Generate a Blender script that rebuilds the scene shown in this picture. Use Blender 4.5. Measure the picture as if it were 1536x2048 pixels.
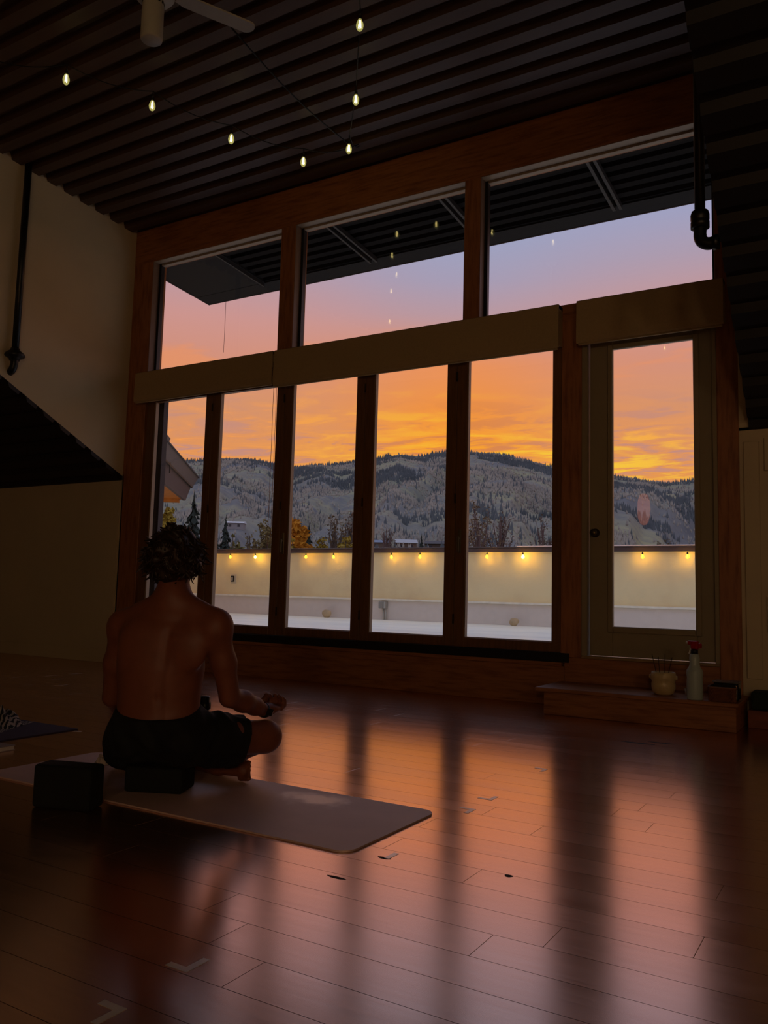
import bpy, bmesh, math, random
import numpy as np
from mathutils import Vector, Matrix

for o in list(bpy.data.objects):
    bpy.data.objects.remove(o)
SC = bpy.context.scene
COL = SC.collection
random.seed(7)
RNG = np.random.default_rng(11)

# ------------------------------------------------------------------ camera
FPX = 1644.87                      # focal length in pixels of the 1536x2048 frame
YAW, PIT, ROL = 0.540066, 0.100517, 0.026476
CAMH = 0.80
def _cam():
    cy, sy = math.cos(YAW), math.sin(YAW)
    f = np.array([-sy, cy, 0.0]); r = np.array([cy, sy, 0.0]); u = np.array([0, 0, 1.0])
    f2 = math.cos(PIT) * f + math.sin(PIT) * u
    u2 = -math.sin(PIT) * f + math.cos(PIT) * u
    r3 = math.cos(ROL) * r + math.sin(ROL) * u2
    u3 = -math.sin(ROL) * r + math.cos(ROL) * u2
    return r3, u3, f2
CR, CU, CF = _cam()
C0 = np.array([0, 0, CAMH])
def ray(x, y):
    return CF + (x - 768) / FPX * CR - (y - 1024) / FPX * CU
def onz(x, y, z=0.0):
    d = ray(x, y); return C0 + (z - CAMH) / d[2] * d
def ony(x, y, Y):
    d = ray(x, y); return C0 + Y / d[1] * d
def onx(x, y, X):
    d = ray(x, y); return C0 + X / d[0] * d
def ondepth(x, y, D):
    return C0 + D * ray(x, y)

cam_data = bpy.data.cameras.new('camera')
cam = bpy.data.objects.new('camera', cam_data)
COL.objects.link(cam)
cam.matrix_world = Matrix(((CR[0], CU[0], -CF[0], 0), (CR[1], CU[1], -CF[1], 0), (CR[2], CU[2], -CF[2], CAMH), (0, 0, 0, 1)))
cam_data.sensor_fit = 'HORIZONTAL'
cam_data.sensor_width = 36.0
cam_data.lens = 36.0 * FPX / 1536.0
cam_data.clip_start = 0.05
cam_data.clip_end = 20000
SC.camera = cam

# ------------------------------------------------------------------ colour helpers
def lin(c):
    out = []
    for v in c[:3]:
        v = v / 255.0
        out.append(v / 12.92 if v <= 0.04045 else ((v + 0.055) / 1.055) ** 2.4)
    return (out[0], out[1], out[2], 1.0)

class NT:
    def __init__(self, tree):
        self.t = tree; self.n = tree.nodes; self.l = tree.links
    def new(self, typ, **kw):
        n = self.n.new(typ)
        for k, v in kw.items():
            setattr(n, k, v)
        return n
    def set(self, sock, v):
        if hasattr(v, 'is_output') or isinstance(v, bpy.types.NodeSocket):
            self.l.new(v, sock)
        elif v is not None:
            sock.default_value = v
    def math(self, op, a, b=None, c=None, clamp=False):
        n = self.new('ShaderNodeMath', operation=op, use_clamp=clamp)
        self.set(n.inputs[0], a); self.set(n.inputs[1], b)
        if c is not None: self.set(n.inputs[2], c)
        return n.outputs[0]
    def vmath(self, op, a, b=None):
        n = self.new('ShaderNodeVectorMath', operation=op)
        self.set(n.inputs[0], a); self.set(n.inputs[1], b)
        return n.outputs['Value'] if op in ('DOT_PRODUCT', 'LENGTH') else n.outputs[0]
    def ramp(self, fac, stops, interp='LINEAR'):
        n = self.new('ShaderNodeValToRGB'); e = n.color_ramp.elements
        n.color_ramp.interpolation = interp
        while len(e) < len(stops): e.new(0.5)
        for el, (p, c) in zip(e, stops):
            el.position = p; el.color = c
        self.set(n.inputs[0], fac)
        return n.outputs[0]
    def mix(self, fac, a, b, blend='MIX'):
        n = self.new('ShaderNodeMix', data_type='RGBA', blend_type=blend)
        self.set(n.inputs[0], fac); self.set(n.inputs[6], a); self.set(n.inputs[7], b)
        return n.outputs[2]
    def maprange(self, v, a, b, c=0.0, d=1.0, smooth=False):
        n = self.new('ShaderNodeMapRange', interpolation_type='SMOOTHSTEP' if smooth else 'LINEAR')
        self.set(n.inputs[0], v); self.set(n.inputs[1], a); self.set(n.inputs[2], b); self.set(n.inputs[3], c); self.set(n.inputs[4], d)
        return n.outputs[0]
    def noise(self, vec, scale, detail=4, rough=0.55, dist=0.0):
        n = self.new('ShaderNodeTexNoise')
        if vec is not None: self.set(n.inputs['Vector'], vec)
        n.inputs['Scale'].default_value = scale; n.inputs['Detail'].default_value = detail
        n.inputs['Roughness'].default_value = rough; n.inputs['Distortion'].default_value = dist
        return n.outputs[0]
    def mapping(self, vec, scale=(1, 1, 1), loc=(0, 0, 0)):
        n = self.new('ShaderNodeMapping')
        self.set(n.inputs['Vector'], vec); n.inputs['Scale'].default_value = scale; n.inputs['Location'].default_value = loc
        return n.outputs[0]

# ------------------------------------------------------------------ world: sunset sky
def make_world():
    w = bpy.data.worlds.new('sunset_sky'); SC.world = w
    w.use_nodes = True
    t = NT(w.node_tree); w.node_tree.nodes.clear()
    tc = t.new('ShaderNodeTexCoord')
    sep = t.new('ShaderNodeSeparateXYZ'); t.l.new(tc.outputs['Generated'], sep.inputs[0])
    dx, dy, dz = sep.outputs
    az = t.math('MULTIPLY', t.math('ARCTAN2', dx, dy), 57.29578)       # degrees, 0 = +Y
    el = t.math('MULTIPLY', t.math('ARCSINE', dz), 57.29578)
    def S(e): return max(0.0, min(1.0, e / 90.0))
    eln = t.math('DIVIDE', el, 90.0, clamp=True)
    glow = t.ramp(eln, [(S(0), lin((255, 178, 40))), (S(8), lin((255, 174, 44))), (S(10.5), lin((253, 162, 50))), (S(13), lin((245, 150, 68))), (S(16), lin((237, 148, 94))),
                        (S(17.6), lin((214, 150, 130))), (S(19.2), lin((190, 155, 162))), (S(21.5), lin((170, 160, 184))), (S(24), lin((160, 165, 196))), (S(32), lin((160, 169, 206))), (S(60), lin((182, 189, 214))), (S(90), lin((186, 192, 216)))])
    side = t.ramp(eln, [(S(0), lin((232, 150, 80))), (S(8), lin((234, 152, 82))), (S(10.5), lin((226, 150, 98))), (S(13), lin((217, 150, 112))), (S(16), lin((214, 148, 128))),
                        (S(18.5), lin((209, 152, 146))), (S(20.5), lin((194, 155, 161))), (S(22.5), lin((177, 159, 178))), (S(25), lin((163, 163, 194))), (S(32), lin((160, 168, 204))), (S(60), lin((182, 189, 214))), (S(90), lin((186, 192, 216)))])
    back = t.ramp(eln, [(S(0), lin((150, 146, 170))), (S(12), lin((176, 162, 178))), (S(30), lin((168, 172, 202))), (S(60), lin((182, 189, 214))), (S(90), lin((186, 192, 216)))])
    q = t.math('DIVIDE', t.math('ADD', az, 26.0), 9.0)
    wg = t.math('POWER', 2.718, t.math('MULTIPLY', t.math('MULTIPLY', q, q), -1.0))
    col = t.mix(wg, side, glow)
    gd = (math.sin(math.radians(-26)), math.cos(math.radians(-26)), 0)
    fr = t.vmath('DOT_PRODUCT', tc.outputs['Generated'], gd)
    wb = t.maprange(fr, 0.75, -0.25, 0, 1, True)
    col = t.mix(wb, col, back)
    # cloud streaks on a flat layer far above, so they thin towards the horizon
    zc = t.math('MAXIMUM', dz, 0.03)
    cx = t.math('DIVIDE', dx, zc); cy = t.math('DIVIDE', dy, zc)
    comb = t.new('ShaderNodeCombineXYZ'); t.set(comb.inputs[0], cx); t.set(comb.inputs[1], cy); t.set(comb.inputs[2], 0.0)
    n1 = t.noise(t.mapping(comb.outputs[0], (0.75, 1.0, 1.0)), 3.3, 5, 0.6, 0.6)
    n2 = t.noise(t.mapping(comb.outputs[0], (0.45, 0.8, 1), (3, 7, 0)), 0.9, 3, 0.5, 0.2)
    low = t.maprange(el, 15.5, 10.5, 0, 1, True)
    high = t.maprange(el, 21.0, 15.0, 0, 1, True)
    lit = t.math('MULTIPLY', t.math('MULTIPLY', t.maprange(n1, 0.50, 0.66, 0, 1, True), low), t.maprange(n2, 0.36, 0.55, 0.25, 1, True))
    litcol = t.mix(wg, lin((252, 160, 82)), lin((255, 190, 52)))
    col = t.mix(t.math('MULTIPLY', lit, 0.9), col, litcol)
    shade = t.math('MULTIPLY', t.math('MULTIPLY', t.maprange(n1, 0.49, 0.38, 0, 1, True), low), t.maprange(n2, 0.62, 0.45, 0.2, 1, True))
    col = t.mix(t.math('MULTIPLY', shade, 0.8), col, t.mix(wg, lin((190, 142, 138)), lin((216, 130, 78))))
    # a bright yellow band of broken cloud just above the ridge and a few high pink wisps
    band = t.math('MULTIPLY', t.maprange(n1, 0.47, 0.62, 0, 1, True), t.maprange(el, 12.2, 9.0, 0, 1, True))
    q2 = t.math('DIVIDE', t.math('ADD', az, 19.0), 11.0)
    wg2 = t.math('POWER', 2.718, t.math('MULTIPLY', t.math('MULTIPLY', q2, q2), -1.0))
    col = t.mix(t.math('MULTIPLY', t.math('MULTIPLY', band, wg2), 0.8), col, lin((255, 212, 58)))
    n3 = t.noise(t.mapping(comb.outputs[0], (0.7, 1.1, 1), (11, 2, 0)), 1.3, 5, 0.6, 0.8)
    wisp = t.math('MULTIPLY', t.math('MULTIPLY', t.maprange(n3, 0.56, 0.68, 0, 1, True), high), t.math('SUBTRACT', 1.0, low))
    col = t.mix(t.math('MULTIPLY', wisp, 0.6), col, lin((240, 150, 95)))
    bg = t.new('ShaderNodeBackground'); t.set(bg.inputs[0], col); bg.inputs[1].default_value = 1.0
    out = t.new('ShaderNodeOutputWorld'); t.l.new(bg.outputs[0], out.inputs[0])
make_world()

SC.view_settings.view_transform = 'Standard'
SC.view_settings.look = 'None'
SC.view_settings.exposure = 0.0
SC.view_settings.gamma = 1.0
SC.view_settings.use_curve_mapping = False
SC.cycles.use_denoising = True
SC.cycles.sample_clamp_indirect = 6.0
SC.cycles.max_bounces = 8
SC.cycles.diffuse_bounces = 4
SC.cycles.transparent_max_bounces = 24

# ------------------------------------------------------------------ materials
MATS = {}
def mat(name, col, rough=0.6, var=0.0, nscale=8.0, stretch=(1, 1, 1), bump=0.0, bscale=60.0, spec=0.5, metal=0.0, col2=None, rvar=0.0, coords='Object', objrand=0.0, emit=None, estr=0.0, coat=0.0, detail=5, trans=0.0):
    if name in MATS: return MATS[name]
    m = bpy.data.materials.new(name); m.use_nodes = True
    t = NT(m.node_tree)
    b = m.node_tree.nodes['Principled BSDF']
    tc = t.new('ShaderNodeTexCoord'); vec = tc.outputs[coords]
    if objrand:
        oi = t.new('ShaderNodeObjectInfo')
        off = t.math('MULTIPLY', oi.outputs['Random'], 50.0)
        cmb = t.new('ShaderNodeCombineXYZ'); t.set(cmb.inputs[0], off); t.set(cmb.inputs[1], off); t.set(cmb.inputs[2], off)
        vec = t.vmath('ADD', vec, cmb.outputs[0])
    n = t.noise(t.mapping(vec, stretch), nscale, detail, 0.6)
    c1 = lin(col)
    c2 = lin(col2) if col2 else tuple(max(0.0, v * (1 - var)) for v in c1[:3]) + (1.0,)
    hi = tuple(min(1.0, v * (1 + var * 0.6)) for v in c1[:3]) + (1.0,)
    c = t.ramp(n, [(0.3, c2), (0.52, c1), (0.75, hi)])
    if objrand:
        oi2 = t.new('ShaderNodeObjectInfo')
        k = t.maprange(oi2.outputs['Random'], 0, 1, 1 - objrand, 1 + objrand)
        cmb2 = t.new('ShaderNodeCombineXYZ')
        for i in range(3): t.set(cmb2.inputs[i], k)
        c = t.mix(1.0, c, cmb2.outputs[0], 'MULTIPLY')
    t.set(b.inputs['Base Color'], c)
    if rvar:
        t.set(b.inputs['Roughness'], t.maprange(n, 0.3, 0.7, rough - rvar, rough + rvar))
    else:
        b.inputs['Roughness'].default_value = rough
    b.inputs['Specular IOR Level'].default_value = spec
    b.inputs['Metallic'].default_value = metal
    b.inputs['Coat Weight'].default_value = coat
    if coat: b.inputs['Coat Roughness'].default_value = 0.2
    if bump:
        bn = t.new('ShaderNodeBump'); bn.inputs['Strength'].default_value = bump; bn.inputs['Distance'].default_value = 0.01
        t.set(bn.inputs['Height'], t.noise(t.mapping(vec, stretch), bscale, 3, 0.6))
        t.l.new(bn.outputs[0], b.inputs['Normal'])
    if emit:
        b.inputs['Emission Color'].default_value = lin(emit); b.inputs['Emission Strength'].default_value = estr
    if trans:
        b.inputs['Transmission Weight'].default_value = trans
    MATS[name] = m
    return m

def glass_mat(name, base=0.045, tint=(1, 1, 1, 1)):
    m = bpy.data.materials.new(name); m.use_nodes = True
    t = NT(m.node_tree); m.node_tree.nodes.clear()
    lw = t.new('ShaderNodeLayerWeight'); lw.inputs[0].default_value = 0.5
    f5 = t.math('POWER', lw.outputs['Facing'], 5.0)
    fac = t.math('MULTIPLY_ADD', f5, 0.6, base, clamp=True)
    tr = t.new('ShaderNodeBsdfTransparent'); tr.inputs[0].default_value = tint
    gl = t.new('ShaderNodeBsdfGlossy'); gl.inputs['Roughness'].default_value = 0.0
    mx = t.new('ShaderNodeMixShader'); t.set(mx.inputs[0], fac); t.l.new(tr.outputs[0], mx.inputs[1]); t.l.new(gl.outputs[0], mx.inputs[2])
    out = t.new('ShaderNodeOutputMaterial'); t.l.new(mx.outputs[0], out.inputs[0])
    return m

def bulb_glass_mat(name, col, strength, mixf):
    m = bpy.data.materials.new(name); m.use_nodes = True
    t = NT(m.node_tree); m.node_tree.nodes.clear()
    em = t.new('ShaderNodeEmission'); em.inputs[0].default_value = lin(col); em.inputs[1].default_value = strength
    tr = t.new('ShaderNodeBsdfTransparent')
    mx = t.new('ShaderNodeMixShader'); mx.inputs[0].default_value = mixf
    t.l.new(tr.outputs[0], mx.inputs[1]); t.l.new(em.outputs[0], mx.inputs[2])
    out = t.new('ShaderNodeOutputMaterial'); t.l.new(mx.outputs[0], out.inputs[0])
    return m
def emit_mat(name, col, strength):
    m = bpy.data.materials.new(name); m.use_nodes = True
    t = NT(m.node_tree); m.node_tree.nodes.clear()
    em = t.new('ShaderNodeEmission'); em.inputs[0].default_value = lin(col); em.inputs[1].default_value = strength
    out = t.new('ShaderNodeOutputMaterial'); t.l.new(em.outputs[0], out.inputs[0])
    return m

# ------------------------------------------------------------------ object helpers
def tag(o, label=None, cat=None, group=None, kind=None):
    if label: o['label'] = label
    if cat: o['category'] = cat
    if group: o['group'] = group
    if kind: o['kind'] = kind
    return o
def mesh_obj(name, me, m=None, parent=None, smooth=False):
    o = bpy.data.objects.new(name, me); COL.objects.link(o)
    if m is not None and not me.materials: me.materials.append(m)
    if parent is not None: o.parent = parent
    if smooth:
        for p in me.polygons: p.use_smooth = True
    return o
def bm_obj(name, bm, m=None, parent=None, smooth=False):
    me = bpy.data.meshes.new(name)
    bmesh.ops.recalc_face_normals(bm, faces=bm.faces[:])
    bm.to_mesh(me); bm.free()
    return mesh_obj(name, me, m, parent, smooth)
def pyd(name, verts, faces, m=None, parent=None, smooth=False, fix=True):
    me = bpy.data.meshes.new(name); me.from_pydata([tuple(v) for v in verts], [], faces); me.update()
    if fix:
        bm = bmesh.new(); bm.from_mesh(me); bmesh.ops.recalc_face_normals(bm, faces=bm.faces[:]); bm.to_mesh(me); bm.free()
    return mesh_obj(name, me, m, parent, smooth)
def empty(name, loc=(0, 0, 0), rz=0.0):
    o = bpy.data.objects.new(name, None); COL.objects.link(o); o.location = loc; o.rotation_euler = (0, 0, rz)
    o.empty_display_size = 0.1
    return o
def bx(bm, x0, x1, y0, y1, z0, z1, bev=0.0, M=None, seg=1):
    r = bmesh.ops.create_cube(bm, size=1.0)
    vs = r['verts']
    for v in vs:
        v.co = Vector(((x0 + x1) / 2 + v.co.x * (x1 - x0), (y0 + y1) / 2 + v.co.y * (y1 - y0), (z0 + z1) / 2 + v.co.z * (z1 - z0)))
    if bev:
        es = list({e for v in vs for e in v.link_edges})
        rr = bmesh.ops.bevel(bm, geom=es, offset=bev, segments=seg, affect='EDGES', profile=0.5)
        vs = list({v for f in rr['faces'] for v in f.verts} | {v for v in vs if v.is_valid})
    if M is not None:
        for v in vs: v.co = M @ v.co
def box(name, x0, x1, y0, y1, z0, z1, m, parent=None, bev=0.0, seg=1, smooth=False):
    bm = bmesh.new(); bx(bm, x0, x1, y0, y1, z0, z1, bev, None, seg)
    return bm_obj(name, bm, m, parent, smooth)
def tube(bm, pts, rad, n=8, caps=True):
    pts = [Vector(p) for p in pts]
    rad = [float(rad)] * len(pts) if not hasattr(rad, '__len__') else [float(q) for q in rad]
    rings = []
    up = Vector((0.13, 0.21, 0.97))
    for i, p in enumerate(pts):
        d = (pts[min(i + 1, len(pts) - 1)] - pts[max(i - 1, 0)]).normalized()
        a = d.cross(up)
        if a.length < 1e-3: a = d.cross(Vector((1, 0, 0)))
        a.normalize(); b = d.cross(a)
        up = b.cross(d) if False else up
        rings.append([bm.verts.new(p + rad[i] * (math.cos(2 * math.pi * k / n) * a + math.sin(2 * math.pi * k / n) * b)) for k in range(n)])
    for r0, r1 in zip(rings, rings[1:]):
        for k in range(n):
            bm.faces.new((r0[k], r0[(k + 1) % n], r1[(k + 1) % n], r1[k]))
    if caps:
        bm.faces.new(rings[0]); bm.faces.new(rings[-1][::-1])
def tube_obj(name, pts, rad, m, parent=None, n=8, smooth=True):
    bm = bmesh.new(); tube(bm, pts, rad, n); return bm_obj(name, bm, m, parent, smooth)
def lathe(bm, prof, n=24, M=None):
    rings = []
    for r, z in prof:
        if r < 1e-6: rings.append([bm.verts.new(Vector((0, 0, z)))])
        else: rings.append([bm.verts.new(Vector((r * math.cos(2 * math.pi * k / n), r * math.sin(2 * math.pi * k / n), z))) for k in range(n)])
    for a, b in zip(rings, rings[1:]):
        for k in range(n):
            k2 = (k + 1) % n
            if len(a) == 1 and len(b) == 1: continue
            if len(a) == 1: bm.faces.new((a[0], b[k], b[k2]))
            elif len(b) == 1: bm.faces.new((a[k], a[k2], b[0]))
            else: bm.faces.new((a[k], a[k2], b[k2], b[k]))
    if M is not None:
        for rr in rings:
            for v in rr: v.co = M @ v.co
def lathe_obj(name, prof, m, parent=None, n=24, loc=None, smooth=True):
    bm = bmesh.new(); lathe(bm, prof, n)
    o = bm_obj(name, bm, m, parent, smooth)
    if loc is not None: o.location = loc
    return o
def prism(name, poly, axis, a, b, m, parent=None):
    """polygon in the plane normal to axis, extruded from a to b"""
    vs = []
    for t in (a, b):
        for (p, q) in poly:
            vs.append({'x': (t, p, q), 'y': (p, t, q), 'z': (p, q, t)}[axis])
    n = len(poly)
    fs = [list(range(n)), list(range(2 * n - 1, n - 1, -1))] + [[i, (i + 1) % n, n + (i + 1) % n, n + i] for i in range(n)]
    return pyd(name, vs, fs, m, parent)
def curve_pts(pts, n=8):
    """Catmull-Rom through points"""
    P = [np.array(p, float) for p in pts]; P = [2 * P[0] - P[1]] + P + [2 * P[-1] - P[-2]]
    out = []
    for i in range(1, len(P) - 2):
        for k in range(n):
            t = k / n
            out.append(0.5 * ((2 * P[i]) + (-P[i-1] + P[i+1]) * t + (2 * P[i-1] - 5 * P[i] + 4 * P[i+1] - P[i+2]) * t * t + (-P[i-1] + 3 * P[i] - 3 * P[i+1] + P[i+2]) * t ** 3))
    out.append(P[-2]); return out

# value noise for geometry
_LAT = RNG.random((256, 256))
def vnoise(x, y):
    x = np.asarray(x, float); y = np.asarray(y, float)
    xi = np.floor(x).astype(int); yi = np.floor(y).astype(int); fx = x - xi; fy = y - yi
    fx = fx * fx * (3 - 2 * fx); fy = fy * fy * (3 - 2 * fy)
    g = lambda a, b: _LAT[a % 256, b % 256]
    return (g(xi, yi) * (1 - fx) + g(xi + 1, yi) * fx) * (1 - fy) + (g(xi, yi + 1) * (1 - fx) + g(xi + 1, yi + 1) * fx) * fy
def fbm(x, y, o=5):
    s = 0; a = 0.5
    for i in range(o):
        s = s + a * vnoise(x + 17.3 * i, y + 9.1 * i); x = x * 2.03; y = y * 2.03; a *= 0.5
    return s

# common materials
M_WOOD = mat('fir_timber', (160, 100, 56), 0.5, 0.35, 3.0, (1.2, 6, 12), 0.15, 30, col2=(124, 70, 36))
M_WOODV = mat('fir_post', (160, 100, 56), 0.5, 0.35, 3.0, (10, 6, 1.2), 0.15, 30, col2=(124, 70, 36))
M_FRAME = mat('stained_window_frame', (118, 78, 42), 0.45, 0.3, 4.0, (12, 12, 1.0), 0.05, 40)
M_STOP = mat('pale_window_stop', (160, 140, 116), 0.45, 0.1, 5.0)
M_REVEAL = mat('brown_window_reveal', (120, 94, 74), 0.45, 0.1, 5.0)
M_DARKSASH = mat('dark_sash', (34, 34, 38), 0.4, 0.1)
M_WALL = mat('cream_plaster', (206, 188, 152), 0.8, 0.06, 2.0, bump=0.1, bscale=180)
M_WALLR = mat('cream_panelling', (206, 186, 150), 0.6, 0.05, 2.0)
M_DECKMETAL = mat('dark_corrugated_decking', (76, 52, 38), 0.5, 0.2, 1.5, (0.3, 6, 6))
M_DARKMETAL = mat('dark_corrugated_roofing', (24, 20, 19), 0.55, 0.2, 1.5)
M_GLASS = glass_mat('window_glass', 0.03)
M_BLACK = mat('black_metal', (14, 14, 15), 0.4, 0.1)
M_TRACK = mat('black_threshold', (18, 19, 21), 0.45, 0.1)
M_SHADE = mat('cream_shade_fabric', (176, 150, 108), 0.85, 0.08, 60.0, bump=0.1, bscale=400)
M_DOOR = mat('painted_door', (150, 134, 104), 0.45, 0.05)
M_WHITE = mat('white_plastic', (226, 222, 212), 0.5, 0.04)

# ================================================================== SETTING: room
YW = 6.16                    # window wall inner face
XL = -7.03                   # left dormer cheek
def xr(y): return -0.734 + 0.0348 * (YW - y)       # right dormer cheek edge
ZB = 4.75                    # dormer ceiling at window wall
def zdorm(y): return ZB - 0.078 * (y - YW)
ZK = 2.015
def zroof(y): return ZK + 0.494 * (YW - y)
YMEET = (ZB + 0.078 * YW - ZK - 0.494 * YW) / (0.078 - 0.494) * 1.0
# zdorm(y)=zroof(y)
YMEET = YW - (ZB - ZK) / (0.494 - 0.078)

# ---- floor: slab and planks
M_PLANK = None
def plank_material():
    m = bpy.data.materials.new('oak_plank'); m.use_nodes = True
    t = NT(m.node_tree); b = m.node_tree.nodes['Principled BSDF']
    tc = t.new('ShaderNodeTexCoord'); oi = t.new('ShaderNodeObjectInfo')
    off = t.math('MULTIPLY', oi.outputs['Random'], 60.0)
    cmb = t.new('ShaderNodeCombineXYZ')
    for i in range(3): t.set(cmb.inputs[i], off)
    vec = t.vmath('ADD', tc.outputs['Object'], cmb.outputs[0])
    g = t.noise(t.mapping(vec, (0.9, 14, 14)), 4.0, 6, 0.62, 0.4)
    g2 = t.noise(t.mapping(vec, (0.5, 3, 3)), 1.6, 3, 0.5)
    c = t.ramp(g, [(0.25, lin((76, 52, 36))), (0.5, lin((112, 80, 58))), (0.78, lin((140, 104, 76)))])
    k = t.maprange(oi.outputs['Random'], 0, 1, 0.8, 1.15)
    cm2 = t.new('ShaderNodeCombineXYZ')
    for i in range(3): t.set(cm2.inputs[i], k)
    t.set(b.inputs['Base Color'], t.mix(1.0, c, cm2.outputs[0], 'MULTIPLY'))
    t.set(b.inputs['Roughness'], t.maprange(t.math('ADD', t.math('MULTIPLY', g, 0.5), t.math('MULTIPLY', g2, 0.5)), 0.3, 0.7, 0.165, 0.24))
    b.inputs['IOR'].default_value = 4.0; b.inputs['Specular IOR Level'].default_value = 1.0; b.inputs['Specular Tint'].default_value = (1.0, 0.68, 0.50, 1)
    b.inputs['Coat Weight'].default_value = 0.6; b.inputs['Coat Roughness'].default_value = 0.18; b.inputs['Coat IOR'].default_value = 1.5
    bn = t.new('ShaderNodeBump'); bn.inputs['Strength'].default_value = 0.03; bn.inputs['Distance'].default_value = 0.003
    t.set(bn.inputs['Height'], g); t.l.new(bn.outputs[0], b.inputs['Normal'])
    return m
M_PLANK = plank_material()
floor = box('floor', -12.0, 5.0, -6.5, YW + 0.3, -0.20, -0.015, mat('subfloor', (30, 20, 14), 0.8))
tag(floor, 'brown oak plank floor reflecting the orange window light', 'floor', kind='structure')
def plank_mesh(L, w=0.14, th=0.0148, gap=0.0007, ch=0.0005):
    x0, x1, y0, y1 = gap / 2, L - gap / 2, -w / 2 + gap / 2, w / 2 - gap / 2
    vs = [(x0, y0, -th), (x1, y0, -th), (x1, y1, -th), (x0, y1, -th),
          (x0, y0, -ch), (x1, y0, -ch), (x1, y1, -ch), (x0, y1, -ch),
          (x0 + ch, y0 + ch, 0), (x1 - ch, y0 + ch, 0), (x1 - ch, y1 - ch, 0), (x0 + ch, y1 - ch, 0)]
    fs = [(0, 3, 2, 1), (8, 9, 10, 11)]
    for a, b in ((0, 4), (4, 8)):
        for k in range(4): fs.append((a + k, a + (k + 1) % 4, b + (k + 1) % 4, b + k))
    return vs, fs
def build_planks():
    rnd = random.Random(3)
    lens = [0.9, 1.2, 1.5, 1.8]
    meshes = {}
    for L in lens:
        vs, fs = plank_mesh(L); me = bpy.data.meshes.new('plank'); me.from_pydata(vs, [], fs); me.materials.append(M_PLANK); meshes[L] = me
    butts = {}
    for bxp, byp in ((-0.73, 2.262), (-0.40, 2.588), (-0.72, 3.17), (-0.381, 2.102), (-0.686, 1.959), (-1.038, 2.754), (-1.369, 2.43), (-1.026, 2.195), (-0.757, 3.617)):
        butts[round((byp - 2.19 - 0.07) / 0.14)] = bxp
    sv, sf = [], []
    nobj = 0
    for k in range(-62, 29):
        yc = 2.26 + 0.14 * k
        if yc > YW - 0.02 + 0.07: continue
        # visible x interval of this row
        lo = hi = None
        if yc > 0.8:
            t0 = ray(0, 1500); t1 = ray(1536, 1500)
            lo = t0[0] / t0[1] * yc; hi = t1[0] / t1[1] * yc
            lo = min(lo, -1.35 * yc); lo = max(lo, -12.0)
        x = -12.0 - rnd.random() * 1.5
        if k in butts:
            s = butts[k]
            while s > -12: s -= 1.8
            x = s
        while x < 5.0:
            L = 1.8 if k in butts else rnd.choice(lens)
            vis = lo is not None and x + L > lo - 0.1 and x < hi + 0.15 and yc > 0.75
            if vis and nobj < 298:
                o = bpy.data.objects.new('plank', meshes[L]); COL.objects.link(o); o.location = (x, yc, 0); o.parent = floor; nobj += 1
            else:
                vs, fs = plank_mesh(L); b = len(sv)
                sv += [(v[0] + x, v[1] + yc, v[2]) for v in vs]; sf += [tuple(i + b for i in f) for f in fs]
            x += L
    o = pyd('floor_planks', sv, sf, M_PLANK, floor, fix=False); o['kind'] = 'stuff'
    return nobj
NPLANK = build_planks()

# ---- corrugated decking sheets (ribs run along X)
def deck_profile(y0, y1, zf, pitch=0.152, depth=0.042):
    """list of (y, z): flats low, grooves high (seen from below)"""
    out = []; n = int((y1 - y0) / pitch) + 1
    for i in range(n):
        b = y0 + i * pitch
        for dy, dz in ((0, 0), (pitch * .50, 0), (pitch * .60, depth), (pitch * .90, depth)):
            y = b + dy
            if y <= y1 + 1e-6: out.append((y, zf(y) + dz))
    out.append((y1, zf(y1)))
    return out
def deck_sheet(name, y0, y1, zf, xa, xb, m, parent=None, depth=0.042, pitch=0.152, cap=0.05):
    pr = deck_profile(y0, y1, zf, pitch, depth); vs, fs = [], []
    fa = xa if callable(xa) else (lambda y: xa); fb = xb if callable(xb) else (lambda y: xb)
    n = len(pr)
    for y, z in pr: vs += [(fa(y), y, z), (fb(y), y, z)]
    for y, z in pr: vs += [(fa(y), y, zf(y) + depth + cap), (fb(y), y, zf(y) + depth + cap)]
    for i in range(n - 1):
        fs.append((2 * i, 2 * i + 1, 2 * i + 3, 2 * i + 2)); j = 2 * n + 2 * i
        fs.append((j, j + 2, j + 3, j + 1))
        fs.append((2 * i, 2 * i + 2, j + 2, j)); fs.append((2 * i + 1, j + 1, j + 3, 2 * i + 3))
    fs.append((0, 2 * n, 2 * n + 1, 1)); fs.append((2 * n - 2, 2 * n - 1, 4 * n - 1, 4 * n - 2))
    return pyd(name, vs, fs, m, parent)
c = deck_sheet('ceiling', YMEET, YW + 0.02, zdorm, XL - 0.06, lambda y: xr(y) + 0.02, M_DECKMETAL, depth=.062, pitch=.2)
tag(c, 'dark ribbed metal ceiling of the dormer with string lights', 'ceiling', kind='structure')
c = deck_sheet('ceiling_slope_left', YMEET - 0.05, YW, lambda y: zroof(y) - .045, -12.0, XL - .001, M_DARKMETAL, pitch=.2)
tag(c, 'black corrugated sloping ceiling left of the dormer', 'ceiling', kind='structure')
c = deck_sheet('ceiling_slope_right', YMEET - 0.05, YW, zroof, xr, 5.0, M_DARKMETAL, pitch=.2)
tag(c, 'black corrugated sloping ceiling at the right edge', 'ceiling', kind='structure')
c = deck_sheet('ceiling_slope_back', -6.5, YMEET, lambda y: zroof(YMEET) - 0.494 * (YMEET - y), -12.0, 5.0, M_DARKMETAL)
tag(c, 'black corrugated sloping ceiling behind the viewer', 'ceiling', kind='structure')

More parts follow.
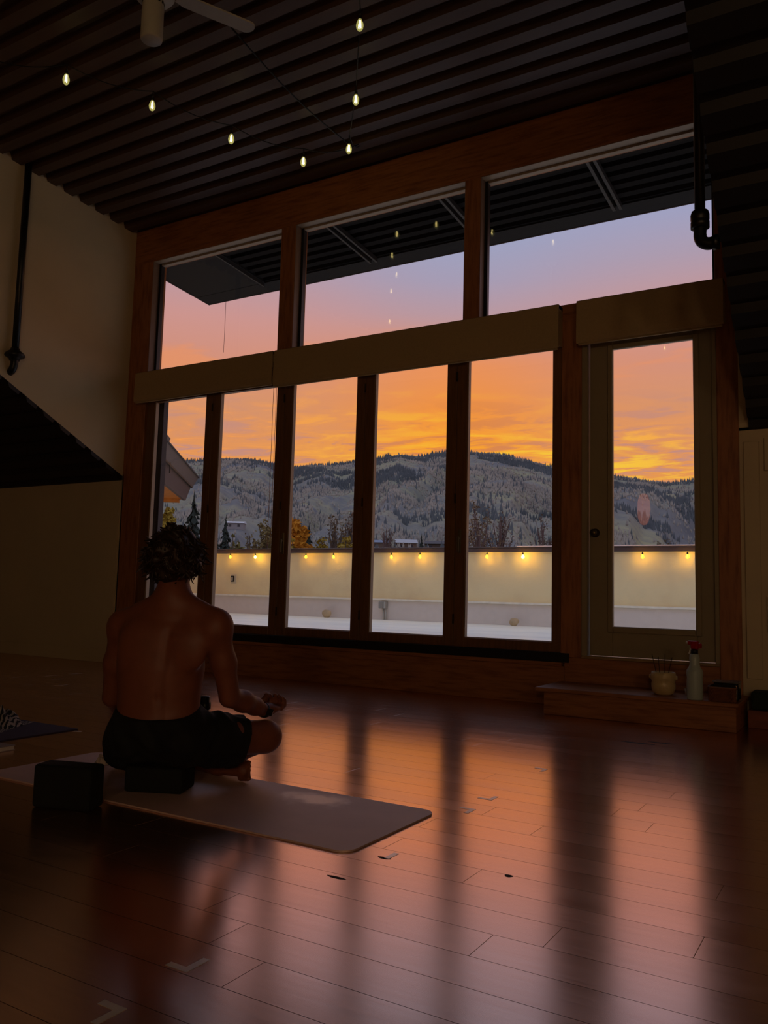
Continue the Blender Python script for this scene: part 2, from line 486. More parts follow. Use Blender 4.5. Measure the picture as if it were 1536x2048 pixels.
# ---- walls
def wall_poly(name, poly, axis, a, b, m, label):
    o = prism(name, poly, axis, a, b, m); tag(o, label, 'wall', kind='structure'); return o
wall_poly('wall_left', [(YW + 0.25, ZK), (YW + 0.25, zdorm(YW + .25) + 0.08), (YMEET, zdorm(YMEET) + 0.08), (YMEET, zroof(YMEET)), (YW, zroof(YW))], 'x', XL - 0.14, XL, M_WALL, 'tall cream dormer side wall with a black pipe on it')
vs = []
for y in (YW, YMEET):
    for dx in (0.012, 0.12):
        vs += [(xr(y) + dx, y, zroof(y) + .06), (xr(y) + dx, y, zdorm(y) + 0.06)]
o = pyd('wall_right', vs, [(0, 1, 5, 4), (2, 6, 7, 3), (0, 2, 3, 1), (4, 5, 7, 6), (0, 4, 6, 2), (1, 3, 7, 5)], M_WALL)
tag(o, 'cream dormer side wall above the right slope', 'wall', kind='structure')
wall_poly('wall_knee_left', [(-12.0, 0), (XL + 0.02, 0), (XL + 0.02, ZK + 0.02), (-12.0, ZK + 0.02)], 'y', YW, YW + 0.22, M_WALL, 'low cream wall under the left sloping ceiling')
wall_poly('wall_knee_right', [(-0.80, 0), (5.0, 0), (5.0, ZK + 0.02), (-0.80, ZK + 0.02)], 'y', YW, YW + 0.22, M_WALLR, 'low cream panelled wall right of the glass door')
gz = zroof(YMEET) + 0.1
for nm, xx, lb in (('wall_gable_left', -12.15, 'cream end wall far left of the room'), ('wall_gable_right', 5.0, 'cream end wall right of the viewer')):
    wall_poly(nm, [(YW + .2, 0), (YW + .2, ZK + .1), (YMEET, gz), (-6.5, zroof(YMEET) - 0.494 * (YMEET + 6.5) + .1), (-6.5, 0)], 'x', xx, xx + 0.15, M_WALL, lb)
wall_poly('wall_back', [(-12, 0), (5, 0), (5, 2.6), (-12, 2.6)], 'y', -6.65, -6.5, M_WALL, 'cream wall behind the viewer')
# left knee wall trims
t = box('baseboard_left', -12.0, XL, YW - 0.018, YW, 0.0, 0.14, M_WALL, bev=0.003); tag(t, 'cream skirting board along the left wall', 'baseboard', kind='structure')
t = box('trim_1', XL - 0.17, XL - 0.01, YW - 0.02, YW, 0.14, ZK - 0.06, M_WALL, bev=0.003); tag(t, 'flat cream corner board left of the windows', 'trim', kind='structure')
# right knee wall panelling
for i, (px0, px1, z0, z1) in enumerate(((1491, 1522, .30, 1.93),)):
    a = ony(px0, 1100, YW)[0]; b_ = ony(px1, 1100, YW)[0]
    t = box('trim_2', a, b_, YW - 0.02, YW, z0, z1, M_WALLR, bev=0.003); tag(t, 'upright cream panel board beside the door post', 'trim', kind='structure')
for k, (zb, zt) in enumerate(((1.72, 1.95), (0.62, 0.86), (0.28, 0.36))):
    t = box('trim_%d' % (3 + k), -0.64, 4.9, YW - 0.018, YW, zb, zt, M_WALLR, bev=0.003)
    tag(t, ('top', 'middle', 'bottom')[k] + ' cream panel rail on the right wall', 'trim', kind='structure')
t = box('trim_6', -0.46, -0.42, YW - 0.012, YW, .36, 1.72, M_WALLR, bev=0.003); tag(t, 'thin cream panel bead at the right edge', 'trim', kind='structure')

# ---- timber frame of the window wall
def timber(name, x0, x1, z0, z1, m, label, y0=YW, y1=YW + 0.20, bev=0.004):
    o = box(name, x0, x1, y0, y1, z0, z1, m, bev=bev); tag(o, label, 'beam' if x1 - x0 > z1 - z0 else 'post', kind='structure'); return o
ZT = 4.39; ZU = 3.0; ZL = 2.86
timber('trim_7', XL, xr(YW), ZT, ZB + 0.03, M_WOOD, 'long reddish timber header beam above the windows')
timber('trim_8', XL, -6.74, 0.0, ZT, M_WOODV, 'timber post at the left end of the windows')
timber('trim_9', -4.96, -4.785, ZU, ZT, M_WOODV, 'short timber post between the first two upper windows')
timber('trim_10', -2.96, -2.815, ZU, ZT, M_WOODV, 'short timber post between the last two upper windows')
timber('trim_11', -2.09, -1.925, 0.366, ZU, M_WOODV, 'timber post between the folding doors and the single door')
wall_poly('wall_filler_right', [(-.80, ZK), (-.60, ZK), (-.60, ZB), (-.80, ZB)], 'y', YW, YW + .2, M_WALL, 'narrow cream wall strip above the right panelled wall')
timber('trim_12', -0.945, -0.80, 0.0, ZT, M_WOODV, 'timber post at the right end beside the panelled wall')
timber('trim_13', -6.74, -0.945, ZL, 3.14, M_WOOD, 'timber rail between upper windows and doors', y0=YW + 0.01)
timber('trim_14', -6.74, -2.061, 0.0, 0.295, M_WOOD, 'low timber board between the floor and the folding doors')
t = box('trim_15', -6.74, -2.07, YW - 0.03, YW + 0.02, 0.295, 0.325, M_WOOD, bev=0.004); tag(t, 'thin timber ledge under the folding doors', 'trim', kind='structure')
t = box('trim_16', -6.74, -2.02, YW - 0.018, YW + 0.2, 0.325, 0.395, M_TRACK, bev=0.003); tag(t, 'black threshold track under the folding doors', 'trim', kind='structure')
timber('trim_17', -2.06, -0.946, 0.0, 0.365, M_WOOD, 'timber riser board under the single door')
t = box('trim_18', -1.925, -0.945, YW - 0.012, YW + 0.2, 0.365, 0.385, mat('door_sill', (150, 120, 80), .4), bev=0.003); tag(t, 'pale door sill under the single glass door', 'trim', kind='structure')

def pane(parent, x0, x1, z0, z1, y, name='pane'):
    return box(name, x0, x1, y, y + 0.006, z0, z1, M_GLASS, parent)
GY = YW + 0.115
# ---- upper fixed windows
for i, (x0, x1, lb) in enumerate(((-6.74, -4.96, 'upper left window showing the roof corner and pink sky'), (-4.785, -2.96, 'upper middle window with reflections of the string lights'), (-2.815, -0.945, 'upper right window, widest of the three, with lilac sky'))):
    w = empty('window_%d' % (i + 1), ((x0 + x1) / 2, YW, ZU)); tag(w, lb, 'window', kind='structure')
    def part(nm, a, b, c, d, ya, yb, m, bev=.002):
        o = box(nm, a, b, ya, yb, c, d, m, bev=bev); o.parent = w; o.matrix_parent_inverse = Matrix.Translation(-Vector(w.location)); return o
    zb = 3.05
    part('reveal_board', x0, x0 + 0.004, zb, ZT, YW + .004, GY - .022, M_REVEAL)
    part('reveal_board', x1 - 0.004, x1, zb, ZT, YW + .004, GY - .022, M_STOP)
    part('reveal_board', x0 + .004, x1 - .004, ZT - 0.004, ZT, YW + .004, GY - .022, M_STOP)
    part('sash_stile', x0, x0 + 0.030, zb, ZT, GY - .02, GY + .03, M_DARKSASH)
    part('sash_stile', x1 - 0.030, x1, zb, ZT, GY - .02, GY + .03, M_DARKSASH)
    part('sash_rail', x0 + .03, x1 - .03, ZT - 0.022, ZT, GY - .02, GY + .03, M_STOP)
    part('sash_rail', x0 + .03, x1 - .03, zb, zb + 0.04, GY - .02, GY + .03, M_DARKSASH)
    o = pane(None, x0 + .028, x1 - .028, zb + .03, ZT - .02, GY); o.parent = w; o.matrix_parent_inverse = Matrix.Translation(-Vector(w.location))

# ---- folding glass doors
SEAM = [-6.72, -5.772, -4.85, -3.927, -3.007, -2.09]
DLAB = ['leftmost folding glass panel, partly behind the man\'s head', 'second folding glass panel from the left', 'third folding glass panel, with the golden tree outside', 'fourth folding glass panel, with the junction box outside', 'rightmost folding glass panel with the lever handle']
def parent_keep(o, p):
    o.parent = p; o.matrix_parent_inverse = Matrix.Translation(-Vector(p.location)); return o
for i in range(5):
    a, b = SEAM[i] + .002, SEAM[i + 1] - .002
    d = empty('door_%d' % (i + 1), ((a + b) / 2, YW, 0.395)); tag(d, DLAB[i], 'door', kind='structure')
    y0, y1 = YW + .012, YW + .07; sl = 0.096 if i else 0.118; srr = 0.094 if i < 4 else .074
    z0, z1 = 0.397, 2.855
    P = lambda nm, *q, m=M_FRAME, bev=.003: parent_keep(box(nm, *q, m, bev=bev), d)
    P('stile', a, a + sl, y0, y1, z0, z1); P('stile', b - srr, b, y0, y1, z0, z1)
    P('bottom_rail', a + sl, b - srr, y0, y1, z0, z0 + 0.075); P('top_rail', a + sl, b - srr, y0, y1, z1 - 0.06, z1)
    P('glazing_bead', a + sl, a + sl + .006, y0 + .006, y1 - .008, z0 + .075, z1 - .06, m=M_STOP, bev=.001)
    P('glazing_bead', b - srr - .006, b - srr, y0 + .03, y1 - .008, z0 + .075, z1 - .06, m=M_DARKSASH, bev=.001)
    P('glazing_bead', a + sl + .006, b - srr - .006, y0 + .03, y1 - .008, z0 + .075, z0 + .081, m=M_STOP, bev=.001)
    parent_keep(pane(None, a + sl, b - srr, z0 + .075, z1 - .06, y0 + .045), d)
    if i in (2, 4):
        bm = bmesh.new(); hx = a + .045
        bx(bm, hx - .014, hx + .014, y0 - .008, y0 + .002, 1.16, 1.36, .004)
        bx(bm, hx - .009, hx + .011, y0 - .045, y0 - .03, 1.17, 1.30, .004); bx(bm, hx - .006, hx + .006, y0 - .035, y0, 1.275, 1.295, .002)
        parent_keep(bm_obj('handle', bm, mat('grey_handle', (120, 108, 84), .35, metal=.6)), d)
    if i > 0:
        for hz in (0.62, 1.62, 2.66):
            bm = bmesh.new(); tube(bm, [(a - .002, y0 - .006, hz - .04), (a - .002, y0 - .006, hz + .04)], .008, 8)
            parent_keep(bm_obj('hinge', bm, mat('bronze_hinge', (70, 56, 40), .4, metal=.7), smooth=True), d)

# ---- single glass door
d = empty('door_6', (-1.435, YW, .385)); tag(d, 'painted single door with a tall glass pane', 'door', kind='structure')
y0, y1 = YW + .035, YW + .08
P = lambda nm, *q, m=M_DOOR, bev=.003: parent_keep(box(nm, *q, m, bev=bev), d)
P('jamb', -1.925, -1.880, YW - .008, YW + .12, .385, 2.86, m=M_DOOR); P('jamb', -.975, -.945, YW, YW + .12, .385, 2.86, m=M_DOOR)
P('stile', -1.872, -1.70, y0, y1, .39, 2.85); P('stile', -1.10, -.978, y0, y1, .39, 2.85)
P('bottom_rail', -1.70, -1.10, y0, y1, .39, .60); P('top_rail', -1.70, -1.10, y0, y1, 2.735, 2.85)
for q in ((-1.735, -1.695, .565, 2.77), (-1.108, -1.065, .565, 2.77)): P('glazing_bead', q[0], q[1], y0 - .014, y0, q[2], q[3], bev=.006)
for q in ((.565, .612), (2.728, 2.77)): P('glazing_bead', -1.695, -1.108, y0 - .014, y0, q[0], q[1], bev=.006)
parent_keep(pane(None, -1.70, -1.10, .60, 2.735, y0 + .02), d)
kp = ony(1191, 1066, y0)
bm = bmesh.new(); MX = Matrix.Translation(Vector((kp[0], y0 - .001, kp[2]))) @ Matrix.Rotation(math.radians(90), 4, 'X')
lathe(bm, [(0, 0), (.034, 0), (.034, .006), (.014, .012), (.011, .035), (.024, .045), (.028, .06), (.02, .072), (0, .075)], 20, MX)
parent_keep(bm_obj('knob', bm, mat('dull_brass', (96, 80, 50), .35, metal=.8), smooth=True), d)

# ---- roman shade valances
def shade(x0, x1, z0, z1, label):
    e = empty('window_shade', ((x0 + x1) / 2, 6.05, z0)); tag(e, label, 'window shade', 'fabric shades above the doors')
    prof = [(6.052, z1), (6.05, z1 - .10), (6.046, z1 - .2), (6.044, z0 + .06), (6.048, z0 + .012), (6.056, z0), (6.068, z0 + .004), (6.066, z0 + .02), (6.148, z0 + .03), (6.148, z1)]
    parent_keep(prism('fabric', prof, 'x', x0, x1, M_SHADE), e)
    parent_keep(box('bottom_bar', x0 + .01, x1 - .01, 6.062, 6.080, z0 - .012, z0 + .004, M_SHADE, bev=.003), e)
    parent_keep(box('head_rail', x0, x1, 6.055, 6.155, z1 - .03, z1 + .006, mat('shade_rail', (120, 100, 70), .6), bev=.003), e)
shade(-6.80, -4.925, 2.79, 3.105, 'cream fabric shade above the two leftmost folding glass panels')
shade(-4.905, -2.08, 2.76, 3.105, 'long cream fabric shade in the middle of the window wall')
shade(-1.937, -0.875, 2.77, 3.105, 'cream fabric shade above the single glass door')
bm = bmesh.new(); tube(bm, [(-4.915, 6.06, 3.0), (-4.915, 6.06, 2.80)], .004, 6); tube(bm, [(-4.915, 6.06, 2.95), (-4.915, 6.06, 2.86)], .008, 6)
o = bm_obj('shade_cord', bm, mat('brown_cord', (90, 60, 38), .7)); tag(o, 'short brown cord hanging between two fabric shades', 'cord')

# ---- wooden step at the door
st = empty('wooden_step', (-1.4, 5.9, 0)); tag(st, 'wooden step platform in front of the single glass door', 'step')
parent_keep(box('tread', -2.085, -0.755, 5.60, YW - .001, 0.158, 0.185, M_WOOD, bev=.005), st)
parent_keep(box('riser', -2.03, -0.775, 5.635, 5.66, 0.001, 0.158, M_WOOD, bev=.003), st)
parent_keep(box('side_board', -2.03, -2.005, 5.66, YW - .002, 0.001, 0.158, M_WOOD, bev=.003), st)
parent_keep(box('side_board', -.80, -.775, 5.66, YW - .002, 0.001, 0.158, M_WOOD, bev=.003), st)
o = box('wooden_plinth', -0.745, 1.2, 5.93, YW - .001, 0.0, 0.115, mat('red_timber', (128, 62, 34), .5, .3, 3.0, (1.2, 8, 8)), bev=.004); tag(o, 'low reddish wooden plinth along the right wall', 'plinth')
o = box('folded_mat', -0.73, 1.0, 5.96, 6.13, 0.1155, 0.235, mat('dark_green_foam', (34, 42, 24), .9, .2), bev=.02, seg=3); tag(o, 'dark green folded mat lying on the reddish plinth', 'mat')

# ================================================================== SETTING: outside
ZD = 0.33
# deck
dk = box('deck_floor', -22, 9, YW + 0.215, 13.75, ZD - .2, ZD, mat('pale_deck_membrane', (252, 250, 234), .45, .04, .5, (1, 3, 1), .05, 20, col2=(232, 232, 220)))
tag(dk, 'pale wet-looking roof deck outside the doors', 'deck', kind='structure')
# parapet
YP = (onz(738, 1237, ZD)[1] + onz(1101, 1255, ZD)[1]) / 2
zcap_t = ony(1388, 1091, YP)[2]; zcap_b = ony(900, 1104.5, YP)[2]; zband = ony(738, 1199, YP)[2]
M_STUCCO = mat('beige_stucco', (246, 228, 178), .85, .1, 1.5, bump=.5, bscale=14, col2=(236, 214, 166))
pw = box('parapet_wall', -24, 10, YP, YP + .3, ZD - .2, zcap_b, M_STUCCO); tag(pw, 'beige stucco parapet wall with bulbs hanging along it', 'wall', kind='structure')
parent_keep(box('base_band', -24, 10, YP - .07, YP - .001, ZD, zband - .012, mat('grey_flashing', (232, 220, 208), .5, .05), bev=.003), pw)
parent_keep(box('band_ledge', -24, 10, YP - .115, YP - .001, zband - .010, zband + .026, mat('pale_ledge', (252, 244, 222), .35, .15, 9.0), bev=.003), pw)
parent_keep(box('cap', -24, 10, YP - .06, YP + .36, zcap_b, zcap_t - .02, mat('brown_metal_cap', (84, 70, 70), .35, .1), bev=.006), pw)
parent_keep(box('cap_rail', -24, 10, YP - .075, YP + .37, zcap_t - .02, zcap_t, mat('metal_cap_top', (90, 80, 82), .25, .1), bev=.004), pw)

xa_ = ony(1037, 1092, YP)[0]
parent_keep(box('cap_glint', xa_, 10, YP - .082, YP - .074, zcap_t - .004, zcap_t + .012, mat('painted_cap_glint', (250, 226, 220), .4), bev=.002), pw)  # added pale strip, its colour stands in for sky reflected along the cap edge

# roof overhang outside
def eave():
    e = empty('roof_overhang', (-4, YW + .3, 4.6)); tag(e, 'dark overhanging roof eave outside the upper windows', 'roof', kind='structure')
    X0, X1 = -7.47, 1.0
    zf = lambda y: zdorm(y) - .045
    s = deck_sheet('ribbed_soffit', YW + .2, 7.62, zf, -6.35, X1, mat('dark_soffit', (11, 10, 10), .8, .15, spec=.2)); parent_keep(s, e)
    pl = [(YW + .2, zf(YW + .2) - .012), (7.62, zf(7.62) - .012), (7.62, zf(7.62) + .08), (YW + .2, zf(YW + .2) + .08)]
    parent_keep(prism('flat_soffit', pl, 'x', X0, -6.35, mat('flat_dark_soffit', (15, 13, 11), .8, .1)), e)
    pl = [(7.60, zf(7.6) - .015), (7.825, zf(7.825) - .015), (7.825, zf(7.825) + .12), (7.60, zf(7.6) + .12)]
    parent_keep(prism('edge_beam', pl, 'x', X0, X1, mat('edge_beam_paint', (10, 9, 9), .8, .1)), e)
    parent_keep(box('fascia', X0 - .012, X1, 7.822, 7.84, zf(7.83) - .02, zf(7.83) + .16, mat('fascia_paint', (70, 52, 50), .6, .1), bev=.003), e)
    pl = [(YW - .4, zf(YW - .4) - .02), (7.84, zf(7.84) - .02), (7.84, zf(7.84) + .16), (YW - .4, zf(YW - .4) + .16)]
    parent_keep(prism('rake_board', pl, 'x', X0 - .015, X0, mat('fascia_paint', (70, 52, 50))), e)
    # outriggers under the soffit: pairs of grey channels
    M_CH = mat('grey_channel', (48, 44, 42), .5, .1)
    def chan(px, py, wdt):
        x = ony(px, py, YW + .25)[0]
        pl = [(YW + .2, zf(YW + .2) - .05), (7.62, zf(7.62) - .05), (7.62, zf(7.62) - .001), (YW + .2, zf(YW + .2) - .001)]
        parent_keep(prism('outrigger', pl, 'x', x - wdt, x + wdt, M_CH), e)
    chan(615, 455, .012); chan(628, 455, .012)
    chan(845, 402, .013); chan(858, 402, .013)
    chan(1150, 322, .014); chan(1165, 322, .014)
    chan(388, 515, .010)
eave()
# thin cords outside
for px0, py0, px1, py1, yy, lb in ((452, 602, 446, 690, 7.75, 'thin cord hanging from the roof eave at the upper left window'),):
    a = ony(px0, py0, yy); b = ony(px1, py1, yy)
    o = tube_obj('hanging_cord', [a, (a[0], a[1], b[2] - .1)], .0025, mat('dark_cord', (150, 100, 100), .7), n=6); tag(o, lb, 'cord')
for k, px in enumerate((548, 554)):
    a = ony(px, 760, YW + .204)
    o = tube_obj('hanging_cord', [(a[0], a[1], 3.0), (a[0], a[1], 1.25)], .0022, mat('tan_cord', (150, 96, 60), .7), n=6)
    tag(o, ('left' if k == 0 else 'right') + ' one of the two thin cords outside the second folding panel', 'cord', 'twin hanging cords')
# dark exterior jamb left of the folding doors
a = ony(300, 1000, YW + .13)[0]; b = ony(318, 1000, YW + .13)[0]
t = box('trim_19', a - .25, b, YW + .13, YW + .20, 0.33, 2.86, mat('dark_outer_jamb', (58, 56, 62), .6, .1), bev=.003); tag(t, 'dark grey outer jamb at the left end of the folding doors', 'trim', kind='structure')

# ---- neighbouring building: eave with lit wooden soffit
def neighbour():
    zs = 2.75
    N = onz(313, 953, zs)[:2]; Fp = onz(371, 1001, zs)[:2]
    dr = (Fp - N) / np.linalg.norm(Fp - N); pr = np.array([dr[1], -dr[0]])    # pr points to the right (outwards)
    if pr[0] < 0: pr = -pr
    dist = np.linalg.norm(Fp)
    s = dist / 1645 * 1.0
    e = empty('neighbour_building', (N[0] - 2, N[1], 0)); tag(e, 'grey-roofed neighbouring building with a lit wooden soffit', 'building')
    def run(nm, prof, t0, t1, m):
        vs = []
        for t in (t0, t1):
            base = N + dr * t
            for (o_, z) in prof: vs.append((*(base + pr * o_), z))
        n = len(prof)
        fs = [list(range(n)), list(range(2 * n - 1, n - 1, -1))] + [[i, (i + 1) % n, n + (i + 1) % n, n + i] for i in range(n)]
        return parent_keep(pyd(nm, vs, fs, m), e)
    Ln = np.linalg.norm(Fp - N)
    h1, h2 = 26 * s * 1.02, 46 * s * 1.02
    M1 = mat('fascia_brown_grey', (92, 80, 82), .6, .08); M2 = mat('fascia_upper_grey', (112, 104, 104), .55, .06)
    run('lower_fascia', [(-.06, zs), (0, zs), (.10, zs + h1), (.02, zs + h1)], -1.6, Ln, M1)
    run('upper_fascia', [(.03, zs + h1), (.12, zs + h1 + .01), (.24, zs + h2), (.10, zs + h2)], -1.6, Ln + .12, M2)
    run('gutter_lip', [(.10, zs + h1 - .012), (.135, zs + h1 - .012), (.135, zs + h1 + .02), (.10, zs + h1 + .02)], -1.6, Ln + .06, mat('dark_lip', (34, 31, 33), .5))
    run('roof', [(.26, zs + h2 + .02), (.26, zs + h2 - .01), (-3.2, zs + h2 + 1.0), (-3.2, zs + h2 + 1.05)], -1.6, Ln + .15, mat('dark_shingle', (62, 58, 60), .8, .3, 12.0))
    run('soffit', [(-3.0, zs + .02), (-.06, zs + .02), (-.06, zs + .06), (-3.0, zs + .06)], -1.6, Ln, mat('orange_cedar_soffit', (206, 130, 50), .5, .25, 3.0, (1, 8, 1)))
    run('soffit_beam', [(-3.0, zs - .06), (-.12, zs - .06), (-.12, zs + .02), (-3.0, zs + .02)], Ln - .18, Ln - .02, mat('cedar_beam', (190, 128, 60), .5, .2))
    run('wall', [(-3.1, -7), (-2.0, -7), (-2.0, zs + .02), (-3.1, zs + .02)], -1.6, Ln - .5, mat('neighbour_wall', (120, 100, 84), .8, .1))
    # upper roof tier stump
    u0 = onz(322, 884, zs + h2)
    run('upper_tier', [(-1.5, zs + h2), (.02, zs + h2), (.02, zs + h2 + .22), (.10, zs + h2 + .20), (.12, zs + h2 + .25), (-1.5, zs + h2 + .75)], -1.6, .55, M2)
    run('cable', [(.125, zs + h1 - .15), (.14, zs + h1 - .15), (.14, zs + h2 - .05), (.125, zs + h2 - .05)], .55, .58, M_BLACK)
    # soffit lamp
    for k, tt in enumerate((0.8, 2.2)):
        p = N + dr * (Ln - tt) + pr * -.9
        hs = lathe_obj('soffit_lamp', [(0, .02), (.07, .02), (.07, -.03), (.05, -.04), (.045, -.01), (0, -.01)], mat('lamp_housing', (60, 52, 44), .5), None, 16, (p[0], p[1], zs))
        parent_keep(hs, e)
        lathe_obj('bulb', [(0, -.012), (.03, -.014), (.04, -.04), (.03, -.07), (0, -.08)], emit_mat('soffit_bulb', (255, 190, 100), 70.0), hs, 12)
neighbour()

# ---- ground and mountain
g = pyd('ground', [(-900, 14.2, -7), (900, 14.2, -7), (900, 400, -7), (-900, 400, -7)], [(0, 1, 2, 3)], mat('autumn_ground', (104, 98, 74), .95, .3, .08, coords='Object')); tag(g, 'dull autumn ground beyond the parapet', 'ground', kind='structure')
RIDGE = [(-400, 935), (100, 930), (250, 927), (375, 922), (430, 922), (490, 920), (530, 926), (580, 938), (600, 935), (640, 930), (690, 928), (714, 922), (745, 921), (770, 913), (800, 908), (850, 912), (870, 905), (890, 904), (935, 904), (960, 905), (1000, 910), (1030, 917), (1060, 925), (1100, 933), (1150, 942), (1227, 953), (1260, 958), (1300, 964), (1330, 966), (1360, 962), (1388, 961), (1460, 955), (1600, 950), (1900, 960)]
RA, RE = [], []
for px, py in RIDGE:
    d_ = ray(px, py); RA.append(math.atan2(d_[0], d_[1])); RE.append(math.atan2(d_[2], math.hypot(d_[0], d_[1])))
R0, R1 = 160.0, 1700.0
def terrain_z(az, r):
    """height of the hillside at azimuth az and range r"""
    e = np.interp(az, RA, RE)
    zr = CAMH + R1 * np.tan(e)
    t = np.clip((r - R0) / (R1 - R0), 0, 1.3)
    prof = np.where(t <= 1, 0.30 * t + 0.70 * t ** 1.35, 1 - (t - 1) * 1.2)
    x = r * np.sin(az); y = r * np.cos(az)
    # ridges running down the slope
    sp = fbm(az * 16 + 0.6 * np.sin(r / 260.0) + 3, r / 700.0 + 1, 4) - 0.47
    sm = fbm(x / 90.0 + 40, y / 90.0 + 12, 4) - 0.47
    env = np.clip(np.sin(np.pi * np.clip(t, 0, 1)), 0, 1) ** 0.8
    return -7 + (zr + 7) * prof + env * (95 * sp + 16 * sm)
def hillside():
    na, nr = 330, 150
    A = np.linspace(RA[0], RA[-1], na); Rr = R0 + (R1 * 1.12 - R0) * np.linspace(0, 1, nr) ** 1.15
    AA, RR = np.meshgrid(A, Rr, indexing='ij')
    Z = terrain_z(AA, RR)
    X = RR * np.sin(AA); Y = RR * np.cos(AA)
    vs = np.stack([X, Y, Z], -1).reshape(-1, 3)
    idx = np.arange(na * nr).reshape(na, nr)
    q = np.stack([idx[:-1, :-1], idx[1:, :-1], idx[1:, 1:], idx[:-1, 1:]], -1).reshape(-1, 4)
    me = bpy.data.meshes.new('mountain'); me.from_pydata(vs.tolist(), [], q.tolist()); me.update()
    m = bpy.data.materials.new('hillside'); m.use_nodes = True
    t = NT(m.node_tree); b = m.node_tree.nodes['Principled BSDF']
    tc = t.new('ShaderNodeTexCoord')
    n1 = t.noise(t.mapping(tc.outputs['Object'], (.004, .004, .006)), 1.6, 6, .6, .6)
    n2 = t.noise(t.mapping(tc.outputs['Object'], (.05, .05, .05)), 1.0, 5, .7)
    n3 = t.noise(t.mapping(tc.outputs['Object'], (.0022, .0022, .004), (5, 3, 1)), 1.5, 4, .55, .5)
    c1 = t.ramp(n1, [(.32, lin((108, 109, 112))), (.47, lin((130, 128, 122))), (.55, lin((148, 143, 122))), (.64, lin((160, 154, 120)))])
    c2 = t.mix(t.maprange(n3, .52, .62, 0, .85, True), c1, lin((152, 149, 118)))
    c3 = t.mix(t.maprange(n2, .42, .62, 0, .5), c2, lin((102, 104, 114)))
    t.set(b.inputs['Base Color'], c3); b.inputs['Roughness'].default_value = .95; b.inputs['Specular IOR Level'].default_value = .1
    o = mesh_obj('mountain', me, m, smooth=True); tag(o, 'long grey-blue wooded mountainside under the orange sky', 'mountain', kind='structure')
    return o
hill = hillside()
def hill_trees():
    """conifers and bare aspens, thousands of them, as joined meshes on the mountain"""
    rg = np.random.default_rng(5)
    def scatter(n, fn):
        az = rg.uniform(RA[2] - .02, RA[-3] + .02, n); rr = R0 + (R1 - R0) * rg.random(n) ** 0.75
        keep = fn(az, rr, rg.random(n)); az, rr = az[keep], rr[keep]
        return az, rr
    def field(az, rr):
        x = rr * np.sin(az); y = rr * np.cos(az)
        return fbm(x / 190 + 7, y / 120 + 3, 4), fbm(x / 60 + 70, y / 60 + 33, 3)
    def cons(az, rr, u):
        a, b = field(az, rr); return (np.clip((a - .50) * 9, 0, 1) * .9 + .05) * (b > .36) > u
    def asp(az, rr, u):
        a, b = field(az, rr); return (np.clip((.505 - a) * 10, 0, 1) * np.clip((b - .34) * 6, 0, 1) * .9 + .03) > u
    def cones(az, rr, h, w, nside, name, m, diamond):
        n = len(az); x = rr * np.sin(az); y = rr * np.cos(az); z = terrain_z(az, rr) - .6
        ang = np.arange(nside) * 2 * np.pi / nside
        V = []
        ring = np.stack([x[:, None] + w[:, None] * np.cos(ang + x[:, None]), y[:, None] + w[:, None] * np.sin(ang + x[:, None]), np.repeat((z + h * (.38 if diamond else .05))[:, None], nside, 1)], -1)
        top = np.stack([x, y, z + h], -1)[:, None]; bot = np.stack([x, y, z - 1], -1)[:, None]
        V = np.concatenate([ring, top, bot], 1); k = nside + 2
        base = (np.arange(n) * k)[:, None]
        F = []
        for i in range(nside):
            F.append(np.stack([base[:, 0] + i, base[:, 0] + (i + 1) % nside, base[:, 0] + nside], -1))
            if diamond: F.append(np.stack([base[:, 0] + (i + 1) % nside, base[:, 0] + i, base[:, 0] + nside + 1], -1))
        F = np.concatenate(F, 0)
        me = bpy.data.meshes.new(name); me.from_pydata(V.reshape(-1, 3).tolist(), [], F.tolist()); me.update()
        o = mesh_obj(name, me, m, hill); o['kind'] = 'stuff'; return o
    az, rr = scatter(130000, cons)
    # a fringe on the skyline
    az2 = rg.uniform(RA[2], RA[-3], 1500); k2 = vnoise(az2 * 40, az2 * 0) > .42
    az2 = az2[k2]; rr2 = R1 - rg.uniform(0, 60, len(az2))
    az = np.concatenate([az, az2]); rr = np.concatenate([rr, rr2])
    h = rg.uniform(4, 10, len(az)) * (.45 + .55 * rr / R1); w = h * rg.uniform(.14, .22, len(az))
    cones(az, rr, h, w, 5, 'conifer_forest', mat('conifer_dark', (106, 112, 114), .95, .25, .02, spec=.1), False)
    az, rr = scatter(170000, asp)
    h = rg.uniform(3, 6.5, len(az)) * (.45 + .55 * rr / R1); w = h * rg.uniform(.14, .24, len(az))
    cones(az, rr, h, w, 4, 'bare_aspen_forest', mat('bare_aspen_grey', (174, 167, 154), .95, .25, .02, spec=.1, col2=(138, 132, 126)), True)
hill_trees()

